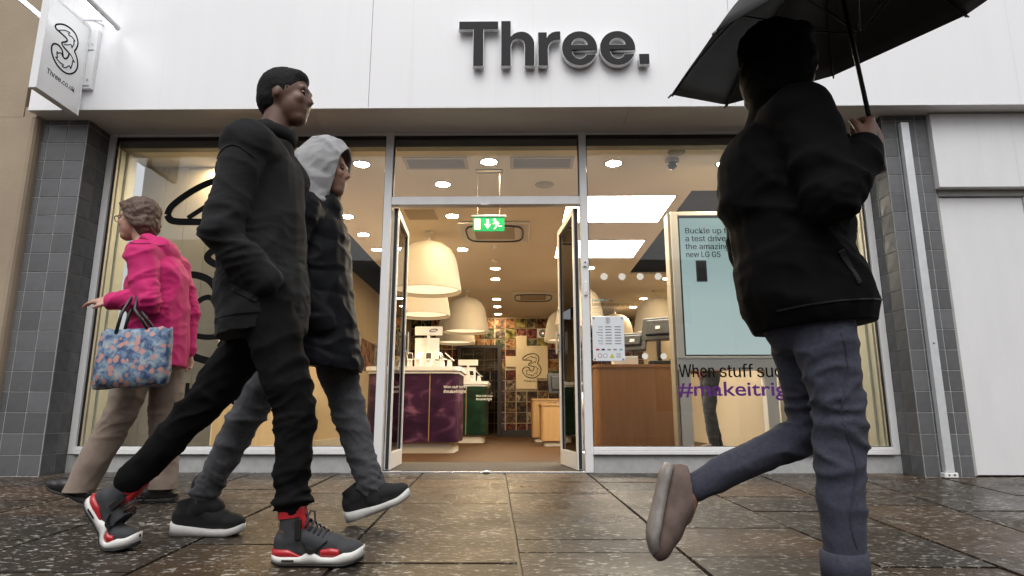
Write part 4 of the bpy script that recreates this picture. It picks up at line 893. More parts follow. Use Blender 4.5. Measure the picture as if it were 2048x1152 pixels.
def cloth(amp=0.006, f=9.0, seed=1.0, zs=1.6, joints=(), ridge=0.0):
    """soft sag plus sharp irregular fold crests; tighter creases round the given joints [(point, radius, amplitude)]"""
    def crest(p, fr, sd, st):
        wx = .035*nz(p, 7, sd+2); q = (p.x*.8 + wx, p.y*.8 + wx, (p.z + .3*p.x*math.sin(sd) + wx)*st)
        return (1-min(1, 1.9*abs(nz(q, fr, sd))))**2.2
    def d(p, n):
        v = amp*.7*nz((p.x*0.9, p.y*0.9, p.z*zs), f*.7, seed)
        if ridge: v += ridge*1.5*(crest(p, f*.62, seed+3, 1.5)-.35) + ridge*.6*(crest(p, f*1.35, seed+7, 1.3)-.35)
        for c, r, a in joints:
            q = (p - Vector(c)).length/r
            if q < 1: v += 1.9*a*(1-q)**.6*(crest(p, 10, seed+9, 2.6)-.3)
        return v
    return d
def hand(b, w, d, n, t, L=0.175, curl=(0.35, 0.5, 0.4), thumb=0.6, spread=1.0):
    """palm + five fingers; w wrist, d finger direction, n palm-side normal, t thumb side"""
    w = Vector(w); d = Vector(d).normalized(); n = (Vector(n) - d*Vector(n).dot(d)).normalized(); t = d.cross(n)*(1 if d.cross(n).dot(Vector(t)) > 0 else -1)
    pl = L*0.5
    for i, (off, ln) in enumerate([(0.030, 0.43), (0.010, 0.48), (-0.011, 0.45), (-0.030, 0.36)]):
        k = w + d*(pl*(1.0 if i < 3 else 0.94)) + t*off
        b.cap(w + t*off*0.55 + d*0.005, 0.017, k, 0.0125)
        ang = 0.0; p = k; dirv = (d + t*off*1.5*spread).normalized()
        for j, (fr_, rr) in enumerate([(0.45, 0.0098), (0.30, 0.0088), (0.25, 0.0075)]):
            ang += curl[j]; q = p + (dirv*math.cos(ang) + n*math.sin(ang))*L*ln*fr_; b.cap(p, rr, q, rr*0.92, n=10, h=3); p = q
    tb = w + d*pl*0.30 + t*0.026 + n*0.006; t1 = tb + (d*0.65 + t*0.75 + n*0.25*thumb).normalized()*L*0.20; t2 = t1 + (d*0.85 + t*0.25 + n*0.55*thumb).normalized()*L*0.17
    b.cap(w + t*0.012 + d*0.012, 0.017, tb, 0.0145, n=10, h=3); b.cap(tb, 0.0135, t1, 0.0115, n=10, h=3); b.cap(t1, 0.0115, t2, 0.0085, n=10, h=3)
def head(b, c, f, s=1.0, tilt=0.0):
    """skull, jaw, nose, brow, ears, lips; f = +1/-1 facing along X"""
    c = Vector(c)
    def P(x, y, z): 
        x, z = x*math.cos(tilt)-z*math.sin(tilt)*-1*-1, z*math.cos(tilt)+x*math.sin(tilt)
        return c + Vector((f*x*s, y*s, z*s))
    b.ell(P(-0.012, 0, 0.025), (0.098*s, 0.077*s, 0.098*s)); b.ell(P(0.030, 0, -0.030), (0.066*s, 0.062*s, 0.080*s)); b.ell(P(0.048, 0, -0.085), (0.040*s, 0.042*s, 0.034*s))
    b.cap(P(0.085, 0, 0.018), 0.009*s, P(0.102, 0, -0.020), 0.0115*s); b.cap(P(0.094, -0.010, -0.024), 0.0085*s, P(0.094, 0.010, -0.024), 0.009*s)
    b.cap(P(0.078, -0.035, 0.030), 0.012*s, P(0.082, 0.035, 0.030), 0.012*s); b.cap(P(0.086, -0.018, -0.058), 0.007*s, P(0.086, 0.018, -0.058), 0.007*s); b.cap(P(0.084, -0.015, -0.069), 0.007*s, P(0.084, 0.015, -0.069), 0.007*s)
    for sy in (-1, 1):
        b.ell(P(-0.010, sy*0.074, -0.006), (0.012*s, 0.007*s, 0.024*s), (0, 0.2*f, 0)); b.ell(P(0.060, sy*0.038, -0.018), (0.030*s, 0.022*s, 0.026*s))
def eyes(parent, c, f, s=1.0):
    for sy in (-1, 1):
        b = MB(); e = V(c[0]+f*0.078*s, c[1]+sy*0.031*s, c[2]+0.008*s)
        rings = []
        for i in range(9):
            t = max(.05, min(math.pi-.05, math.pi*i/8)); rings.append([e + Vector((0.0115*s*math.sin(t)*math.cos(2*math.pi*k/12), 0.0115*s*math.sin(t)*math.sin(2*math.pi*k/12), -0.0115*s*math.cos(t))) for k in range(12)])
        b.loft(rings); b.build('eye', 'eye', parent, smooth=True)
M['eye'] = mat('eye_dark', (0.03, 0.02, 0.015), 0.15)
def skin(name, c): return mat(name, c, 0.5, var=0.18, scale=14, bump=0.05, bscale=160)
M['skin_dark'] = skin('brown_skin', (0.13, 0.065, 0.045)); M['skin_fair'] = skin('fair_skin', (0.50, 0.28, 0.21)); M['skin_tan'] = skin('tan_skin', (0.30, 0.16, 0.11))
M['hair_black'] = mat('black_hair', (0.004, 0.0035, 0.0035), 0.7, spec=.2, var=0.5, scale=60, bump=0.8, bscale=140, stretch=(1, 1, 2.5))
M['hair_brown'] = mat('brown_hair', (0.11, 0.06, 0.038), 0.55, var=0.5, scale=50, bump=0.9, bscale=110, stretch=(1, 2.5, 1), alt=(0.045, 0.024, 0.016))
def fabric(name, c, rough=0.85, var=0.25, scale=20, bump=0.25, bscale=350, sheen=0.1, **k): return mat(name, c, rough, var=var, scale=scale, bump=bump, bscale=bscale, sheen=sheen, spec=0.12, **k)
M['jacket_black'] = fabric('black_grey_weave_jacket', (0.010, 0.010, 0.011), sheen=0.04, var=0.5, scale=60, stretch=(0.4, 0.4, 3), alt=(0.016, 0.016, 0.018))
M['trouser_black'] = fabric('black_trousers', (0.0045, 0.0045, 0.005), sheen=0.0)
M['puffer'] = fabric('navy_black_puffer', (0.0045, 0.005, 0.0075), 0.55, bump=0.1, sheen=0.0)
M['hood_grey'] = fabric('light_grey_jersey', (0.34, 0.34, 0.35)); M['trouser_grey'] = fabric('grey_jogger', (0.092, 0.095, 0.104), var=0.35, scale=70, sheen=0.05)
M['pink'] = fabric('pink_jacket', (0.55, 0.022, 0.15), 0.6, var=0.2, scale=8, sheen=0.05); M['beige'] = fabric('taupe_trousers', (0.27, 0.21, 0.17), var=0.2)
M['coat_black'] = fabric('black_coat', (0.0028, 0.0028, 0.003), sheen=0.0); M['denim'] = fabric('blue_grey_denim', (0.032, 0.035, 0.052), 0.8, var=0.4, scale=90, sheen=0.05, alt=(0.052, 0.055, 0.075))
M['shirt_red'] = fabric('dark_red_shirt', (0.10, 0.015, 0.012)); M['denim_dark'] = fabric('dark_denim', (0.018, 0.02, 0.026))
M['shoe_grey'] = mat('charcoal_suede', (0.032, 0.034, 0.038), 0.75, var=0.25, scale=40, bump=0.2, bscale=200); M['shoe_black'] = mat('black_knit', (0.010, 0.010, 0.011), 0.8, var=0.3, scale=90, bump=0.3, bscale=300)
M['sole_white'] = mat('white_rubber', (0.66, 0.65, 0.62), 0.5, var=0.12, scale=20); M['sole_dirty'] = mat('dirty_rubber', (0.30, 0.27, 0.25), 0.6, var=0.4, scale=25); M['sole_black'] = mat('black_rubber_sole', (0.012, 0.012, 0.013), 0.6); M['leather'] = mat('black_leather', (0.012, 0.011, 0.011), 0.35)
M['lace'] = mat('dark_lace', (0.03, 0.032, 0.04), 0.8); M['shoe_pale'] = mat('brown_canvas', (0.15, 0.105, 0.09), 0.8, var=0.3, scale=30)

# ------------------------------------------------------------------ shoes
WT = [(0, .012), (.03, .024), (.08, .032), (.16, .036), (.32, .034), (.5, .039), (.68, .047), (.8, .046), (.9, .038), (.96, .027), (1, .011)]
def lerp_t(T, u):
    for (a, x), (b, y) in zip(T, T[1:]):
        if u <= b: return x + (y-x)*(u-a)/(b-a)
    return T[-1][1]
def bender(L, ang):
    xb = 0.70*L
    def f(p):
        if p.x >= xb or not ang: return p
        a = ang*min(1, (xb-p.x)/(0.22*L)); dx, dz = p.x-xb, p.z
        k = max(0, (0.22*L)); 
        return Vector((xb + dx*math.cos(a) + dz*math.sin(a), p.y, -dx*math.sin(a) + dz*math.cos(a)))
    return f
def place(o, xf, bend):
    for v in o.data.vertices: v.co = xf @ bend(v.co)
def sole(L, zt, zb, grow=0.0, x0=0.0, x1=1.0, n=26):
    mb = MB(); rings = []
    for i in range(n+1):
        u = x0 + (x1-x0)*i/n; w_ = lerp_t(WT, u) + grow; a, b = zb(u), zt(u); m = (a+b)/2; x = u*L + (0.0 if 0 < i < n else 0)
        rings.append([(x, -w_*0.90, a), (x, w_*0.90, a), (x, w_, m), (x, w_*0.96, b), (x, -w_*0.96, b), (x, -w_, m)])
    mb.loft(rings); return mb
def shoe(parent, kind, xf, bend=0.0, L=0.30):
    """xf maps shoe space (heel at origin, toe along +X, up +Z) to the world"""
    bd = bender(L, bend); spring = lambda u: 0.020*max(0, (u-0.78)/0.22)**1.6 + 0.006*max(0, (0.10-u)/0.10)
    up = {'hi': 'shoe_grey', 'runner': 'shoe_black', 'leather': 'leather', 'pale': 'shoe_pale'}[kind]
    hi = kind == 'hi'; base = {'hi': 0.030, 'runner': 0.034, 'leather': 0.016, 'pale': 0.022}[kind]
    b = Blob()
    b.ell((0.80*L, 0, base+0.018), (0.062, 0.041, 0.034)); b.ell((0.62*L, 0, base+0.028), (0.07, 0.041, 0.042)); b.ell((0.14*L, 0, base+0.035), (0.042, 0.033, 0.055))
    b.cap((0.60*L, 0, base+0.032), 0.038, (0.30*L, 0, base+0.060), 0.038); b.cap((0.30*L, 0, base+0.05), 0.037, (0.12*L, 0, base+0.045), 0.034)
    top = 0.125 if hi else {'runner': .118, 'leather': .06, 'pale': .07}[kind]
    b.ell((0.42*L, 0, base+0.022), (0.11, 0.034, 0.036)); b.ell((0.22*L, 0, base+0.02), (0.06, 0.033, 0.032))
    b.cap((0.20*L, 0, base+0.05), 0.040, (0.19*L, 0, base+top), 0.043, sy=0.9)
    o = b.make('shoe', up, parent, 0.006, 5, cuts=[((0, 0, base-0.008), (0, 0, -1)), ((0.20*L, 0, base+top+(0.006 if hi else -0.012)), (-0.32, 0, 1))])
    place(o, xf, bd)
    def add(mb, n, m, sm=False):
        q = mb.build(n, m, o, smooth=sm); place(q, xf, bd); return q
    if kind == 'hi':
        zt = lambda u: spring(u) + (0.030 if u < .30 else 0.030 + 0.020*max(0, 1-abs(u-.44)/.11)) + (0.012*max(0, (u-.74)/.26) if u > .74 else 0) + 0.010*max(0, 1-abs(u-.80)/.10)
        add(sole(L, lambda u: spring(u)+0.010, lambda u: spring(u)*0.9, -0.001), 'outsole', 'sole_black'); add(sole(L, zt, lambda u: spring(u)+0.0095, 0.0035), 'midsole', 'sole_white', True)
        add(sole(L, lambda u: 0.052-0.03*max(0, (u-.2)/.2), lambda u: 0.026, 0.0022, 0.0, 0.38, 14), 'heel_band', 'red', True); add(sole(L, lambda u: spring(u)+0.058-0.05*abs(u-.66), lambda u: spring(u)+0.030, 0.0005, 0.55, 0.76, 10), 'forefoot_band', 'red', True)
        for sy in (-1, 1): add(MB().box(0.14*L, 0.27*L, sy*0.0395-0.0008, sy*0.0395+0.0008, 0.0165, 0.0225), 'air_window', 'sole_black')
        tb = Blob(); tb.cap((0.34*L, 0, base+0.085), 0.026, (0.265*L, 0, base+0.165), 0.029, sx=0.55, sy=1.1); q = tb.make('tongue', 'red', o, 0.006, 3); place(q, xf, bd)
        cb = MB(); cb.loft([[(0.20*L+0.047*math.cos(a)-0.004, 0.0405*math.sin(a), base+0.118-0.30*(0.047*math.cos(a))*-1*0.4+z_) for a in [2*math.pi*k/22 for k in range(22)]] for z_ in (0.0, 0.022)], cap=False); add(cb, 'collar', 'red', True)
        for sy in (-1, 1): add(MB().box(0.265*L, 0.33*L, sy*0.040-0.004, sy*0.040+0.004, base+0.055, base+0.115), 'strap', 'leather')
        for sy in (-1, 1):       # curved side flash, tone on tone
            pts = [(0.36, 0.072), (0.40, 0.052), (0.46, 0.047), (0.54, 0.060), (0.62, 0.080)]; q = MB(); pp = smooth_path([(a*L, z) for a, z in pts], 5); rr = [0.004+0.010*math.sin(math.pi*min(1, (i+2)/len(pp)))**2 for i in range(len(pp))]
            rings = [[(p.x, sy*0.0425, p.y-r_*.5), (p.x, sy*0.0425, p.y+r_*.5), (p.x, sy*0.036, p.y+r_*.5), (p.x, sy*0.036, p.y-r_*.5)] for p, r_ in zip(pp, rr)]; q.loft(rings); add(q, 'side_flash', 'leather')
    elif kind == 'runner':
        add(sole(L, lambda u: spring(u)+0.047-0.020*min(1, u/.55), lambda u: spring(u)*0.9, 0.003), 'midsole', 'sole_white', True)
        add(sole(L, lambda u: spring(u)*.9+0.004, lambda u: spring(u)*0.9-0.002, -0.004, 0.3, 0.98), 'outsole', 'sole_black')
    elif kind == 'pale':
        add(sole(L, lambda u: spring(u)+0.020, lambda u: spring(u)*0.9, 0.0015), 'midsole', 'sole_dirty', True)
    else:
        add(sole(L, lambda u: spring(u)*.7+(0.020 if u > .28 else 0.026), lambda u: spring(u)*.7+(0.008*min(1, (u-.28)/.1) if u > .28 else 0), 0.003), 'outsole', 'sole_black')
    if kind in ('hi', 'runner'):
        for i in range(6):
            u = 0.36 + i*0.050; z = base + 0.108 - i*0.0085 if hi else base + 0.098 - i*0.009
            add(MB().tube([(u*L, -0.030, z-0.018), (u*L+0.004, -0.016, z+0.000), (u*L+0.006, 0, z+0.004), (u*L+0.008, 0.016, z), (u*L+0.010, 0.030, z-0.018)], 0.0034, 6), 'lace', 'lace', True)
        for sy in (-1, 1):
            lp_ = [(0.355*L, 0, base+0.112), (0.37*L, sy*0.02, base+0.135), (0.40*L, sy*0.035, base+0.130), (0.40*L, sy*0.045, base+0.100), (0.38*L, sy*0.03, base+0.095), (0.36*L, 0, base+0.112)]
            pts = [Vector(p) for p in lp_]; add(MB().tube(pts, 0.0028, 6), 'lace', 'lace', True)
    return o
def shoe_xf(heel, yaw=0.0, pitch=0.0, f=1, roll=0.0):
    """heel position on the ground, facing f*X, pitch>0 lifts the toe"""
    return Matrix.Translation(heel) @ Matrix.Rotation((0 if f > 0 else math.pi) + yaw, 4, 'Z') @ Matrix.Rotation(-pitch, 4, 'Y') @ Matrix.Rotation(roll, 4, 'X')
def gz(y): return y*PS
def base_body(b, J, f, s, k=1.0):
    """continuous body under the clothes: neck, torso, arms, legs"""
    b.chain([J['head'] + V(-f*0.025*s, 0, -0.06*s), J['neck']], [0.052*s, 0.058*s]); b.cap(J['neck'], 0.06*s, J['chest'], 0.105*s*k, sy=1.25); b.cap(J['chest'], 0.105*s*k, J['hip'], 0.105*s*k, sy=1.3)
    for q in 'NF':
        b.cap(J['neck'] + V(0, 0, -0.05), 0.05*s, J['sh'+q], 0.05*s); b.chain([J['sh'+q], J['el'+q], J['wr'+q]], [0.044*s, 0.036*s, 0.026*s])
        b.chain([J['hp'+q], J['kn'+q], J['an'+q]], [0.058*s, 0.038*s, 0.029*s]); fd = J['ft'+q]; b.cap(J['an'+q] - V(0, 0, 0.01), 0.034*s, J['an'+q]*0.35 + fd*0.65, 0.026*s)

# ------------------------------------------------------------------ 1: walker in black with red trimmed trainers
Y1 = -2.62
J = dict(head=V(-.915,Y1,1.625), neck=V(-.955,Y1,1.445), chest=V(-.975,Y1,1.22), hip=V(-.93,Y1,.84), shN=V(-.965,Y1-.19,1.345), elN=V(-1.005,Y1-.25,1.00), wrN=V(-.90,Y1-.17,.87), shF=V(-.955,Y1+.19,1.345), elF=V(-.96,Y1+.25,1.03), wrF=V(-.90,Y1+.14,.87),
         hpN=V(-.90,Y1-.09,.82), knN=V(-.765,Y1-.095,.42), anN=V(-.755,Y1-.10,.045), ftN=V(-.60,Y1-.10,-.03), hpF=V(-.93,Y1+.09,.82), knF=V(-1.165,Y1+.09,.455), anF=V(-1.425,Y1+.10,.17), ftF=V(-1.41,Y1+.10,.03))
b = Blob(); head(b, J['head'], 1, .98); base_body(b, J, 1, 1.0); hand(b, J['wrN'], (.25, .3, -.9), (0, 1, 0), (1, 0, 0), L=.16); hand(b, J['wrF'], (.25, -.3, -.9), (0, -1, 0), (1, 0, 0), L=.16)
man1 = tag(b.make('person', 'skin_dark', None, 0.007, 4), 'walker in black jacket and black trousers with red trimmed grey trainers', 'person')
eyes(man1, J['head'], 1, .98)
b = Blob(); c = J['head']; b.ell(c + V(-.016, 0, .034), (.100, .079, .095)); b.ell(c + V(-.052, 0, -.005), (.062, .071, .075)); b.ell(c + V(.03, 0, .078), (.054, .058, .040))
b.make('hair', 'hair_black', man1, 0.008, 3, cuts=[(c + V(.062, 0, .052), (.78, 0, -.62))], disp=lambda p, n: .002*nz(p, 60, 2)+.002*nz(p, 130, 3))
b = Blob(); b.cap(J['chest'] + V(-.012, 0, .05), .150, J['hip'] + V(-.015, 0, .02), .150, sy=1.32); b.ell(V(-1.01, Y1, 1.20), (.115, .18, .19)); b.cap(J['shN'], .088, J['shF'], .088); b.cap(J['neck'] + V(.0, 0, -.03), .085, J['neck'] + V(-.005, 0, .02), .075)
b.cap(J['hip'] + V(-.015, 0, .05), .155, J['hip'] + V(-.005, 0, -.12), .158, sy=1.25)
for q in 'NF': b.chain([J['sh'+q], J['el'+q], J['wr'+q] + V(.02, 0, -.01)], [.078, .066, .056])
b.make('jacket', 'jacket_black', man1, 0.008, 3, cuts=[((-.93, Y1, .69), (.12, 0, -1))], disp=cloth(.010, 6, 1.0, 1.3, [(J['elN'], .16, .007), (J['elF'], .16, .006), (V(-.93, Y1, .85), .3, .004)], ridge=.008))
mb = MB(); mb.loft([[(J['neck'].x+.008+(.076+.004*i)*math.cos(a), Y1+(.082+.004*i)*math.sin(a), 1.445+i*.022+.014*math.cos(a)*-1) for a in [2*math.pi*k/26 for k in range(26)]] for i in range(3)], cap=False); q = mb.build('collar', 'jacket_black', man1, smooth=True)
q.modifiers.new('t', 'SOLIDIFY').thickness = 0.008
mb = MB(); pts = [(-.965, Y1-.262, .84), (-.90, Y1-.262, .80)]
b = Blob(); b.ell(J['hip'] + V(0, 0, -.03), (.135, .165, .13))
for q in 'NF': b.chain([J['hp'+q] + V(0, 0, -.02), J['kn'+q], J['an'+q].lerp(J['kn'+q], .24 if q == 'N' else .08)], [.102, .070, .054])
b.ell(J['anN'] + V(0, 0, .085), (.064, .058, .026)); d_ = (J['anF'] - J['knF']).normalized(); b.cap(J['anF'] - d_*.05, .060, J['anF'] - d_*.02, .058)
b.make('trousers', 'trouser_black', man1, 0.008, 3, disp=cloth(.008, 8, 2.0, 1.4, [(J['knN'], .17, .006), (J['knF'], .17, .006), (J['anN'] + V(0, 0, .08), .14, .009)], ridge=.007))
shoe(man1, 'hi', shoe_xf((-.805, Y1-.10, gz(Y1-.10)), 0.03), 0.0, 0.295)
shoe(man1, 'hi', shoe_xf((-1.655, Y1+.10, gz(Y1+.1)+.002), 0.0), R(52), 0.295)

def on_cloth(name, garment, m, parent, pts, width, thick=0.004, dirn=(0, 1, 0)):
    """strip of trim laid on a garment: pts are (x, z) seen from the near side, dropped on to its surface"""
    P3 = []
    for x, z in pts:
        ok, loc_, nrm, _ = garment.ray_cast(Vector((x, -8, z)), Vector(dirn))
        if ok: P3.append((loc_ + nrm*0.0015, nrm))
    if len(P3) < 3: return
    rings = []
    for i, (p, nrm) in enumerate(P3):
        d = (P3[min(i+1, len(P3)-1)][0] - P3[max(i-1, 0)][0]).normalized(); sdir = d.cross(nrm).normalized()*width/2
        rings.append([p - sdir - nrm*.004, p + sdir - nrm*.004, p + sdir + nrm*thick, p - sdir + nrm*thick])
    MB().loft(rings).build(name, m, parent, smooth=False)
jk = [o for o in man1.children if o.name.startswith('jacket')][0]
M['trim'] = fabric('black_trim', (0.006, 0.006, 0.0065), 0.6)
on_cloth('hem_seam', jk, 'trim', man1, [(-1.085+.01*i, .725+.12*.01*i*.9) for i in range(31)], .004, .0012)
on_cloth('pocket_welt', jk, 'trim', man1, [(-.985+.012*i, .835-.006*i) for i in range(9)], .016)
on_cloth('shoulder_seam', jk, 'trim', man1, [(-1.045+.012*i, 1.275+.035*math.sin(i/11*math.pi)) for i in range(12)], .005, .002)
# ------------------------------------------------------------------ 2: hooded walker behind
Y2 = -2.16
J = dict(head=V(-.885,Y2,1.50), neck=V(-.925,Y2,1.335), chest=V(-.925,Y2,1.12), hip=V(-.895,Y2,.78), shN=V(-.93,Y2-.18,1.255), elN=V(-.99,Y2-.25,.96), wrN=V(-.86,Y2-.15,.80), shF=V(-.92,Y2+.18,1.255), elF=V(-.93,Y2+.24,.96), wrF=V(-.86,Y2+.13,.80),
         hpN=V(-.93,Y2-.09,.77), knN=V(-1.115,Y2-.10,.42), anN=V(-1.275,Y2-.10,.075), ftN=V(-1.14,Y2-.10,-.02), hpF=V(-.86,Y2+.09,.77), knF=V(-.745,Y2+.09,.40), anF=V(-.635,Y2+.10,.085), ftF=V(-.50,Y2+.10,.06))
b = Blob(); head(b, J['head'], 1, .98); base_body(b, J, 1, .96); hand(b, J['wrN'], (.25, .3, -.9), (0, 1, 0), (1, 0, 0), L=.15); hand(b, J['wrF'], (.25, -.3, -.9), (0, -1, 0), (1, 0, 0), L=.15)
man2 = tag(b.make('person', 'skin_tan', None, 0.007, 4), 'walker with grey hood up, dark puffer coat and grey joggers', 'person')
eyes(man2, J['head'], 1, .98)
b = Blob(); c = J['head']; b.ell(c + V(-.015, 0, .025), (.150, .116, .142)); b.ell(c + V(-.030, 0, -.06), (.130, .112, .11)); b.cap(c + V(-.05, 0, -.10), .10, J['neck'] + V(-.015, 0, -.03), .115, sy=1.15)
hd = b.make('hood', 'hood_grey', man2, 0.008, 3, cuts=[(c + V(.072, 0, 0), (1, 0, -.25), False)], disp=cloth(.010, 10, 4.0, 1.2, ridge=.008)); hd.modifiers.new('t', 'SOLIDIFY').thickness = 0.010
def quilt(p, n): return .0065*(abs(math.sin(math.pi*(p.z+.05*nz(p, 4, 2)+.12*(p.x+.9))/.115))**.5 - .6) + .004*nz(p, 16, 7) + .006*((1-min(1, 2*abs(nz((p.x, p.y, p.z*1.6), 9, 4))))**2-.3)
b = Blob(); b.cap(J['chest'] + V(0, 0, .06), .155, J['hip'] + V(.01, 0, 0), .160, sy=1.25); b.cap(J['hip'] + V(.01, 0, .06), .162, J['hip'] + V(.03, 0, -.16), .185, sy=1.12); b.cap(J['shN'], .092, J['shF'], .092); b.cap(J['neck'] + V(.02, 0, -.06), .105, J['neck'] + V(.02, 0, -.01), .10)
for q in 'NF': b.chain([J['sh'+q], J['el'+q], J['wr'+q] + V(.03, 0, -.02)], [.092, .078, .068])
b.make('coat', 'puffer', man2, 0.009, 3, cuts=[((-.87, Y2, .615), (-.14, 0, -1))], disp=quilt)
b = Blob(); b.ell(J['hip'] + V(0, 0, -.03), (.13, .16, .12))
for q in 'NF': b.chain([J['hp'+q], J['kn'+q], J['an'+q].lerp(J['kn'+q], .06)], [.098, .070, .054])
b.make('trousers', 'trouser_grey', man2, 0.008, 3, disp=cloth(.007, 9, 6.0, 1.5, [(J['knN'], .16, .006), (J['knF'], .16, .006), (J['anN'], .22, .008), (J['anF'], .20, .006)], ridge=.006))
for q in 'NF':
    b = Blob(); b.cap(J['an'+q] + V(0, 0, .06), .044, J['an'+q] + V(.005, 0, -.03), .047); b.cap(J['an'+q] + V(.01, 0, -.005), .042, J['an'+q] + V(.06, 0, -.03), .036); b.make('sock', 'shoe_black', man2, .008, 3)
shoe(man2, 'runner', shoe_xf((-1.385, Y2-.10, gz(Y2-.10)), 0.0), 0.0, 0.29)
shoe(man2, 'runner', shoe_xf((-.735, Y2+.10, gz(Y2+.10)+.008), 0.0, R(21)), 0.0, 0.29)

# ------------------------------------------------------------------ 3: woman in pink, walking the other way
Y3 = -1.52
J = dict(head=V(-2.135,Y3,1.475), neck=V(-2.075,Y3,1.33), chest=V(-1.985,Y3,1.12), hip=V(-1.945,Y3,.77), shN=V(-1.99,Y3-.165,1.235), elN=V(-1.90,Y3-.21,.98), wrN=V(-2.09,Y3-.19,.985), shF=V(-1.985,Y3+.165,1.24), elF=V(-1.905,Y3+.21,1.0), wrF=V(-1.895,Y3+.20,.775),
         hpN=V(-1.95,Y3-.08,.76), knN=V(-2.06,Y3-.08,.40), anN=V(-2.20,Y3-.08,.075), ftN=V(-2.32,Y3-.08,.03), hpF=V(-1.93,Y3+.08,.76), knF=V(-1.91,Y3+.08,.39), anF=V(-1.875,Y3+.08,.05), ftF=V(-2.0,Y3+.08,-.02))
b = Blob(); head(b, J['head'], -1, .96); base_body(b, J, -1, .93); hand(b, J['wrN'], (-1, 0, .05), (0, .5, -1), (0, -1, .2), L=.165, curl=(.25, .35, .3)); hand(b, J['wrF'], (.12, 0, -1), (.2, -1, 0), (-1, 0, 0), L=.165, curl=(.45, .6, .5))
woman = tag(b.make('person', 'skin_fair', None, 0.006, 4), 'brown haired walker in bright pink hooded jacket and taupe trousers', 'person')
eyes(woman, J['head'], -1, .96)
b = Blob(); c = J['head']; b.ell(c + V(.016, 0, .040), (.108, .090, .102)); b.ell(c + V(.052, 0, -.020), (.068, .088, .088)); b.ell(c + V(-.052, 0, .078), (.052, .066, .042)); b.ell(c + V(-.0, -.062, -.0), (.045, .030, .06)); b.ell(c + V(-.0, .062, -.0), (.045, .030, .06))
b.make('hair', 'hair_brown', woman, 0.007, 2, cuts=[(c + V(-.058, 0, .050), (-.80, 0, -.60))], disp=lambda p, n: .007*nz((p.x*.6, p.y, p.z), 45, 2)+.004*nz(p, 110, 3))
mb = MB()
for sy in (-1, 1):
    e = c + V(-.098, sy*.032, .004); mb.tube([e + V(0, .020*math.cos(a), .016*math.sin(a)) for a in [2*math.pi*k/16 for k in range(17)]], .0022, 6); mb.tube([e + V(0, sy*.02, .006), e + V(.05, sy*.042, .008), e + V(.10, sy*.045, .004)], .002, 6)
mb.tube([c + V(-.100, -.012, .006), c + V(-.104, 0, .010), c + V(-.100, .012, .006)], .002, 6); mb.build('glasses', 'black_plastic', woman, smooth=True)
b = Blob(); b.cap(J['chest'] + V(.01, 0, .02), .140, J['hip'] + V(0, 0, .05), .145, sy=1.25); b.cap(J['hip'] + V(0, 0, .05), .148, J['hip'] + V(-.01, 0, -.08), .160, sy=1.15); b.cap(J['shN'], .080, J['shF'], .080); b.cap(J['neck'] + V(.03, 0, -.05), .075, J['neck'] + V(.012, 0, -.01), .070, sy=1.1)
b.ell(J['neck'] + V(.105, 0, -.03), (.085, .125, .070), (0, .5, 0)); b.ell(J['neck'] + V(.07, 0, .01), (.09, .115, .035), (0, .45, 0))
b.ell(J['chest'] + V(-.06, 0, -.03), (.09, .13, .12))
for q in 'NF': b.chain([J['sh'+q], J['el'+q], J['wr'+q]], [.076, .064, .046])
b.make('jacket', 'pink', woman, 0.008, 3, cuts=[((-1.95, Y3, .665), (0, 0, -1))], disp=cloth(.009, 8, 8.0, 1.2, [(J['elN'], .16, .008), (J['elF'], .15, .006)], ridge=.008))
b = Blob(); b.ell(J['hip'] + V(0, 0, -.05), (.125, .155, .12))
for q in 'NF': b.chain([J['hp'+q], J['kn'+q], J['an'+q] + V(-.02 if q == 'N' else 0, 0, -.04)], [.092, .074, .068])
b.make('trousers', 'beige', woman, 0.008, 3, cuts=[((0, 0, .032), (0, 0, -1))], disp=cloth(.007, 7, 9.0, .8, [(J['knN'], .14, .004), (J['knF'], .14, .004)], ridge=.006))
shoe(woman, 'leather', shoe_xf((-1.80, Y3+.08, gz(Y3+.08)), 0.0, 0, -1), 0.0, 0.255)
shoe(woman, 'leather', shoe_xf((-2.14, Y3-.08, gz(Y3-.08)+.012), 0.0, R(17), -1), 0.0, 0.255)
pj = [o for o in woman.children if o.name.startswith('jacket')][0]
M['pink_trim'] = fabric('dark_pink_trim', (0.30, 0.012, 0.08), 0.6)
on_cloth('hem_band', pj, 'pink_trim', woman, [(-2.06+.015*i, .682) for i in range(16)], .020, .002)
on_cloth('hood_seam', pj, 'pink_trim', woman, [(-2.06+.012*i, 1.315-.035*math.sin(i/13*math.pi)) for i in range(14)], .006, .002)
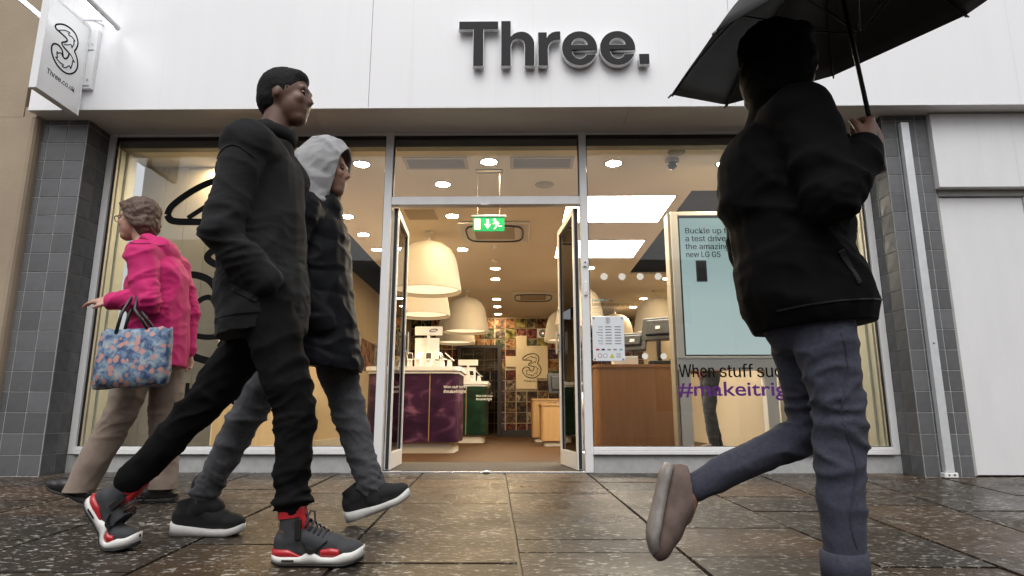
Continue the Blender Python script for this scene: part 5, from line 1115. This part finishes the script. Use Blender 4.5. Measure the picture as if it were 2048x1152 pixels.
# floral bag over her forearm
def floral():
    m = bpy.data.materials.new('blue_floral_cloth'); t, b = nodes(m); N = t.nodes.new; L = t.links.new
    tc = N('ShaderNodeTexCoord'); n = N('ShaderNodeTexNoise'); n.inputs['Scale'].default_value = 26; n.inputs['Detail'].default_value = 3; n.inputs['Distortion'].default_value = .6; L(tc.outputs['Object'], n.inputs['Vector'])
    vo = N('ShaderNodeTexVoronoi'); vo.inputs['Scale'].default_value = 34; L(tc.outputs['Object'], vo.inputs['Vector'])
    rp = N('ShaderNodeValToRGB'); e = rp.color_ramp.elements; e[0].position = .36; e[0].color = (.03, .055, .13, 1); e[1].position = .68; e[1].color = (.36, .37, .36, 1); x = e.new(.47); x.color = (.09, .15, .26, 1); x = e.new(.57); x.color = (.20, .27, .34, 1); L(n.outputs['Fac'], rp.inputs['Fac'])
    sp = N('ShaderNodeSeparateColor'); L(vo.outputs['Color'], sp.inputs[0]); g1 = N('ShaderNodeMath'); g1.operation = 'LESS_THAN'; g1.inputs[1].default_value = .36; L(sp.outputs[0], g1.inputs[0])
    g2 = N('ShaderNodeMapRange'); g2.inputs['From Min'].default_value = .62; g2.inputs['From Max'].default_value = .45; L(vo.outputs['Distance'], g2.inputs['Value']); mu = N('ShaderNodeMath'); mu.operation = 'MULTIPLY'; L(g1.outputs[0], mu.inputs[0]); L(g2.outputs[0], mu.inputs[1])
    mx = N('ShaderNodeMix'); mx.data_type = 'RGBA'; mx.inputs['B'].default_value = (.46, .24, .21, 1); L(mu.outputs[0], mx.inputs['Factor']); L(rp.outputs[0], mx.inputs['A']); L(mx.outputs['Result'], b.inputs['Base Color']); b.inputs['Roughness'].default_value = .6
    return m
bag = thing('tote_bag', 'blue and pink floral tote bag hanging from the pink walker\'s arm', 'bag')
b = Blob()
for z in (0, 1):
    for x in (0, 1): pass
mb = MB(); rings = []
for i, z in enumerate([0.545, 0.55, 0.60, 0.68, 0.76, 0.81, 0.822]):
    hw = [.160, .175, .180, .178, .174, .170, .168][i]; hd = [.030, .045, .055, .055, .045, .032, .028][i]; cx = -1.885
    rings.append([(cx + hw*(abs(math.cos(a))**.45)*math.copysign(1, math.cos(a)), -1.815 + hd*(abs(math.sin(a))**.7)*math.copysign(1, math.sin(a)) + .006*math.sin(9*a+z*30), z + .06*(hw*math.cos(a)) + .008*math.sin(5*a)) for a in [2*math.pi*k/40 for k in range(40)]])
mb.loft(rings); mb.build('body', floral(), bag, smooth=True)
for s in (-1, 1):
    pts = [(-1.97, -1.815+s*.03, .80), (-1.965, -1.80+s*.03, .90), (-1.96, -1.75+s*.025, .99), (-1.95, -1.715, 1.045), (-1.93, -1.75+s*.025, 1.0), (-1.90, -1.80+s*.03, .92), (-1.82, -1.815+s*.03, .825)]
    pp = []
    P4 = [Vector(p) for p in pts]
    MB().tube(P4, .008, 8).build('handle', 'leather', bag, smooth=True)

# ------------------------------------------------------------------ 4: walker under a black umbrella
Y4 = -3.2; g4 = gz(Y4)
J = dict(head=V(.772,Y4,1.425), neck=V(.745,Y4,1.285), chest=V(.745,Y4,1.06), hip=V(.775,Y4,.70), shN=V(.735,Y4-.165,1.175), elN=V(.765,Y4-.225,.925), wrN=V(.905,Y4-.155,1.085), shF=V(.745,Y4+.165,1.175), elF=V(.72,Y4+.22,.92), wrF=V(.80,Y4+.20,.72),
         hpN=V(.775,Y4-.08,.70), knN=V(.785,Y4-.085,.375), anN=V(.768,Y4-.085,.035), ftN=V(.90,Y4-.085,-.04), hpF=V(.775,Y4+.08,.70), knF=V(.80,Y4+.085,.36), anF=V(.455,Y4+.09,.205), ftF=V(.43,Y4+.09,.10))
b = Blob(); head(b, J['head'], 1, .95); base_body(b, J, 1, .94); hand(b, J['wrN'], (.35, .25, .55), (-.45, .75, .1), (.2, .2, .9), L=.165, curl=(.9, 1.15, .8), thumb=1.2); hand(b, J['wrF'], (.2, 0, -1), (0, -1, 0), (1, 0, 0), L=.165, curl=(.4, .5, .4))
wu = tag(b.make('person', 'skin_tan', None, 0.006, 4), 'walker in black coat and rolled blue grey jeans under black umbrella', 'person')
eyes(wu, J['head'], 1, .95)
b = Blob(); c = J['head']; b.ell(c + V(-.018, 0, .030), (.106, .090, .100)); b.ell(c + V(-.045, 0, -.06), (.075, .092, .12)); b.ell(c + V(.045, 0, .070), (.055, .070, .046)); b.ell(c + V(.02, -.06, -.03), (.06, .034, .10)); b.ell(c + V(.02, .06, -.03), (.06, .034, .10))
b.make('hair', 'hair_black', wu, 0.008, 3, cuts=[(c + V(.082, 0, .0), (.95, 0, -.30))], disp=lambda p, n: .005*nz(p, 45, 2))
b = Blob(); b.cap(J['chest'] + V(0, 0, .04), .150, J['hip'] + V(-.02, 0, .10), .158, sy=1.15); b.cap(J['hip'] + V(-.02, 0, .10), .160, J['hip'] + V(.005, 0, .0), .162, sy=1.22); b.cap(J['shN'], .088, J['shF'], .088); b.cap(J['neck'] + V(-.0, 0, -.08), .105, J['neck'] + V(.0, 0, .0), .082); b.ell(J['chest'] + V(-.045, 0, -.02), (.138, .165, .19)); b.ell(V(.79, Y4, .76), (.145, .185, .13))
for q in 'NF': b.chain([J['sh'+q], J['el'+q], J['wr'+q].lerp(J['el'+q], .12)], [.082, .070, .052])
b.make('coat', 'coat_black', wu, 0.009, 3, cuts=[((.775, Y4, .632), (.08, 0, -1))], disp=cloth(.009, 7, 12.0, 1.2, [(J['elN'], .15, .007)], ridge=.008))
b = Blob(); b.ell(J['hip'] + V(0, 0, -.04), (.115, .145, .115)); kN = J['anN'] + V(.006, 0, .035)
b.chain([J['hpN'], J['knN'] + V(.01, 0, .03), kN], [.086, .062, .049]); b.chain([J['hpF'], J['knF'], J['anF'].lerp(J['knF'], .06)], [.082, .056, .040])
b.make('jeans', 'denim', wu, 0.007, 3, cuts=[((0, 0, kN.z-.03), (0, 0, -1))], disp=cloth(.005, 9, 13.0, 1.3, [(J['knN'] + V(0, 0, .02), .19, .0085), (J['knF'], .15, .005)], ridge=.004))
mb = MB(); rings = []
for r_, z_ in [(.046, .03), (.0545, .028), (.056, .0), (.055, -.03), (.046, -.033)]: rings.append([(kN.x + r_*math.cos(a), kN.y + r_*.95*math.sin(a), kN.z - .012 + z_ + .006*math.sin(a+.5)) for a in [2*math.pi*k/28 for k in range(28)]])
mb.loft(rings, cap=False); mb.build('cuff', 'denim', wu, smooth=True)
shoe(wu, 'pale', shoe_xf((.715, Y4-.085, gz(Y4-.085)), 0.0), 0.0, 0.25)
shoe(wu, 'pale', shoe_xf((.392, Y4+.09, .279), 0.0, R(-105)), 0.0, 0.24)
ct = [o for o in wu.children if o.name.startswith('coat')][0]
on_cloth('hem_seam', ct, 'trim', wu, [(.655+.0075*i, .662+.0008*i) for i in range(36)], .004, .0012)
on_cloth('pocket_welt', ct, 'trim', wu, [(.79+.005*i, .80-.010*i) for i in range(9)], .014)
jn = [o for o in wu.children if o.name.startswith('jeans')][0]
M['stitch'] = mat('denim_seam', (0.026, 0.028, 0.042), 0.8)
on_cloth('side_seam', jn, 'stitch', wu, [(.785+.012*math.sin(i*.5), .60-.020*i) for i in range(26)], .004, .001)
# umbrella
um = thing('umbrella', 'open black umbrella tilted over the right hand walker', 'umbrella')
C = V(.978, -3.245, 1.520); a_, b2_ = -.274, -.128; n_ = V(math.sin(a_), math.sin(b2_)*math.cos(a_), math.cos(a_)*math.cos(b2_)); e1 = n_.cross(V(0, 1, 0)).normalized(); e2 = n_.cross(e1); RU = .545; ph = .392; HU = .215
def canopy_pt(ang, u): 
    k = ((ang-ph) % (math.pi/4))/(math.pi/4); sag = 4*k*(1-k); r = RU*u*(1-.075*sag*u)      # hem scallops between the ribs
    h = HU*(1-u**2.1) - .012*sag*u*(1-u)*4
    return C + n_*h + (e1*math.cos(ang) + e2*math.sin(ang))*r
mb = MB(); NA, NU = 64, 12
for s_ in range(NU): pass
rings = [[canopy_pt(ph + 2*math.pi*k/NA, max(.02, i/NU)) for k in range(NA)] for i in range(NU+1)]
mb.loft(rings, cap=False); o = mb.build('canopy', mat('black_nylon', (0.005, 0.005, 0.0055), 0.5, bump=.1, bscale=300, spec=.3), um, smooth=True); o.modifiers.new('t', 'SOLIDIFY').thickness = 0.0012
for k in range(8):
    ang = ph + k*math.pi/4; pts = [canopy_pt(ang, max(.02, i/8)) - n_*.006 for i in range(9)]; rb = MB().tube(pts, .0026, 6).build('rib', 'dark_steel', um, smooth=True)
    MB().tube([canopy_pt(ang, .52) - n_*.008, C + n_*(-.03) + (e1*math.cos(ang)+e2*math.sin(ang))*.012], .0022, 6).build('strut', 'dark_steel', rb, smooth=True)
    tp = canopy_pt(ang, 1.0); MB().cyl(tp, tp + (e1*math.cos(ang)+e2*math.sin(ang))*.014 - n_*.006, .004, .0025, 8).build('rib_tip', 'black_plastic', rb)
top = C + n_*HU; hnd = J['wrN'] + V(.03, .02, .035)
ax = (hnd - top).normalized(); end = hnd + ax*.10
MB().cyl(top - ax*.055, hnd, .006, n=10).build('shaft', 'dark_steel', um, smooth=True); MB().cyl(top - ax*.06, top + ax*.01, .005, .009, 10).build('ferrule', 'black_plastic', um)
MB().tube([hnd - ax*.06, hnd, end], [.012, .014, .013], 10).build('handle', 'black_plastic', um, smooth=True)

# ------------------------------------------------------------------ 5: customer inside, behind the kiosk
Y5 = 3.0
J = dict(head=V(2.30,Y5,1.60), neck=V(2.32,Y5,1.45), chest=V(2.33,Y5,1.22), hip=V(2.32,Y5,.93), shN=V(2.33,Y5-.18,1.37), elN=V(2.36,Y5-.22,1.08), wrN=V(2.22,Y5-.19,.98), shF=V(2.33,Y5+.18,1.37), elF=V(2.36,Y5+.22,1.08), wrF=V(2.22,Y5+.19,.98),
         hpN=V(2.32,Y5-.09,.90), knN=V(2.27,Y5-.09,.48), anN=V(2.30,Y5-.10,.09), ftN=V(2.2,Y5-.10,.03), hpF=V(2.32,Y5+.09,.90), knF=V(2.33,Y5+.1,.48), anF=V(2.40,Y5+.10,.09), ftF=V(2.3,Y5+.10,.03))
b = Blob(); head(b, J['head'], -1, .98); base_body(b, J, -1, .98); hand(b, J['wrN'], (-1, 0, .1), (0, .6, -1), (0, -1, 0)); hand(b, J['wrF'], (-1, 0, .1), (0, -.6, -1), (0, 1, 0))
cu = tag(b.make('person', 'skin_tan', None, 0.007, 3), 'customer in dark jeans standing inside behind the advert kiosk', 'person')
eyes(cu, J['head'], -1, .98)
b = Blob(); c = J['head']; b.ell(c + V(.018, 0, .035), (.106, .086, .10)); b.ell(c + V(.05, 0, -.01), (.066, .08, .085)); b.make('hair', 'hair_brown', cu, .009, 3, cuts=[(c + V(-.06, 0, .05), (-.8, 0, -.6))])
b = Blob(); b.cap(J['chest'], .13, J['hip'], .135, sy=1.3); b.cap(J['shN'], .075, J['shF'], .075); b.cap(J['neck'] + V(0, 0, -.05), .08, J['neck'], .07)
for q in 'NF': b.chain([J['sh'+q], J['el'+q], J['wr'+q]], [.07, .058, .045])
b.make('shirt', 'shirt_red', cu, .012, 4, cuts=[((2.3, Y5, .86), (0, 0, -1))], disp=cloth(.008, 8, 3.0))
b = Blob(); b.ell(J['hip'] + V(0, 0, -.04), (.125, .16, .12))
for q in 'NF': b.chain([J['hp'+q], J['kn'+q], J['an'+q]], [.098, .074, .062])
b.make('jeans', 'denim_dark', cu, .011, 4, disp=cloth(.008, 8, 5.0, 1.3, [(J['knN'], .16, .006)], ridge=.006))
shoe(cu, 'pale', shoe_xf((2.37, Y5-.10, .002), .1, 0, -1), 0, .27); shoe(cu, 'pale', shoe_xf((2.47, Y5+.10, .002), -.2, 0, -1), 0, .27)
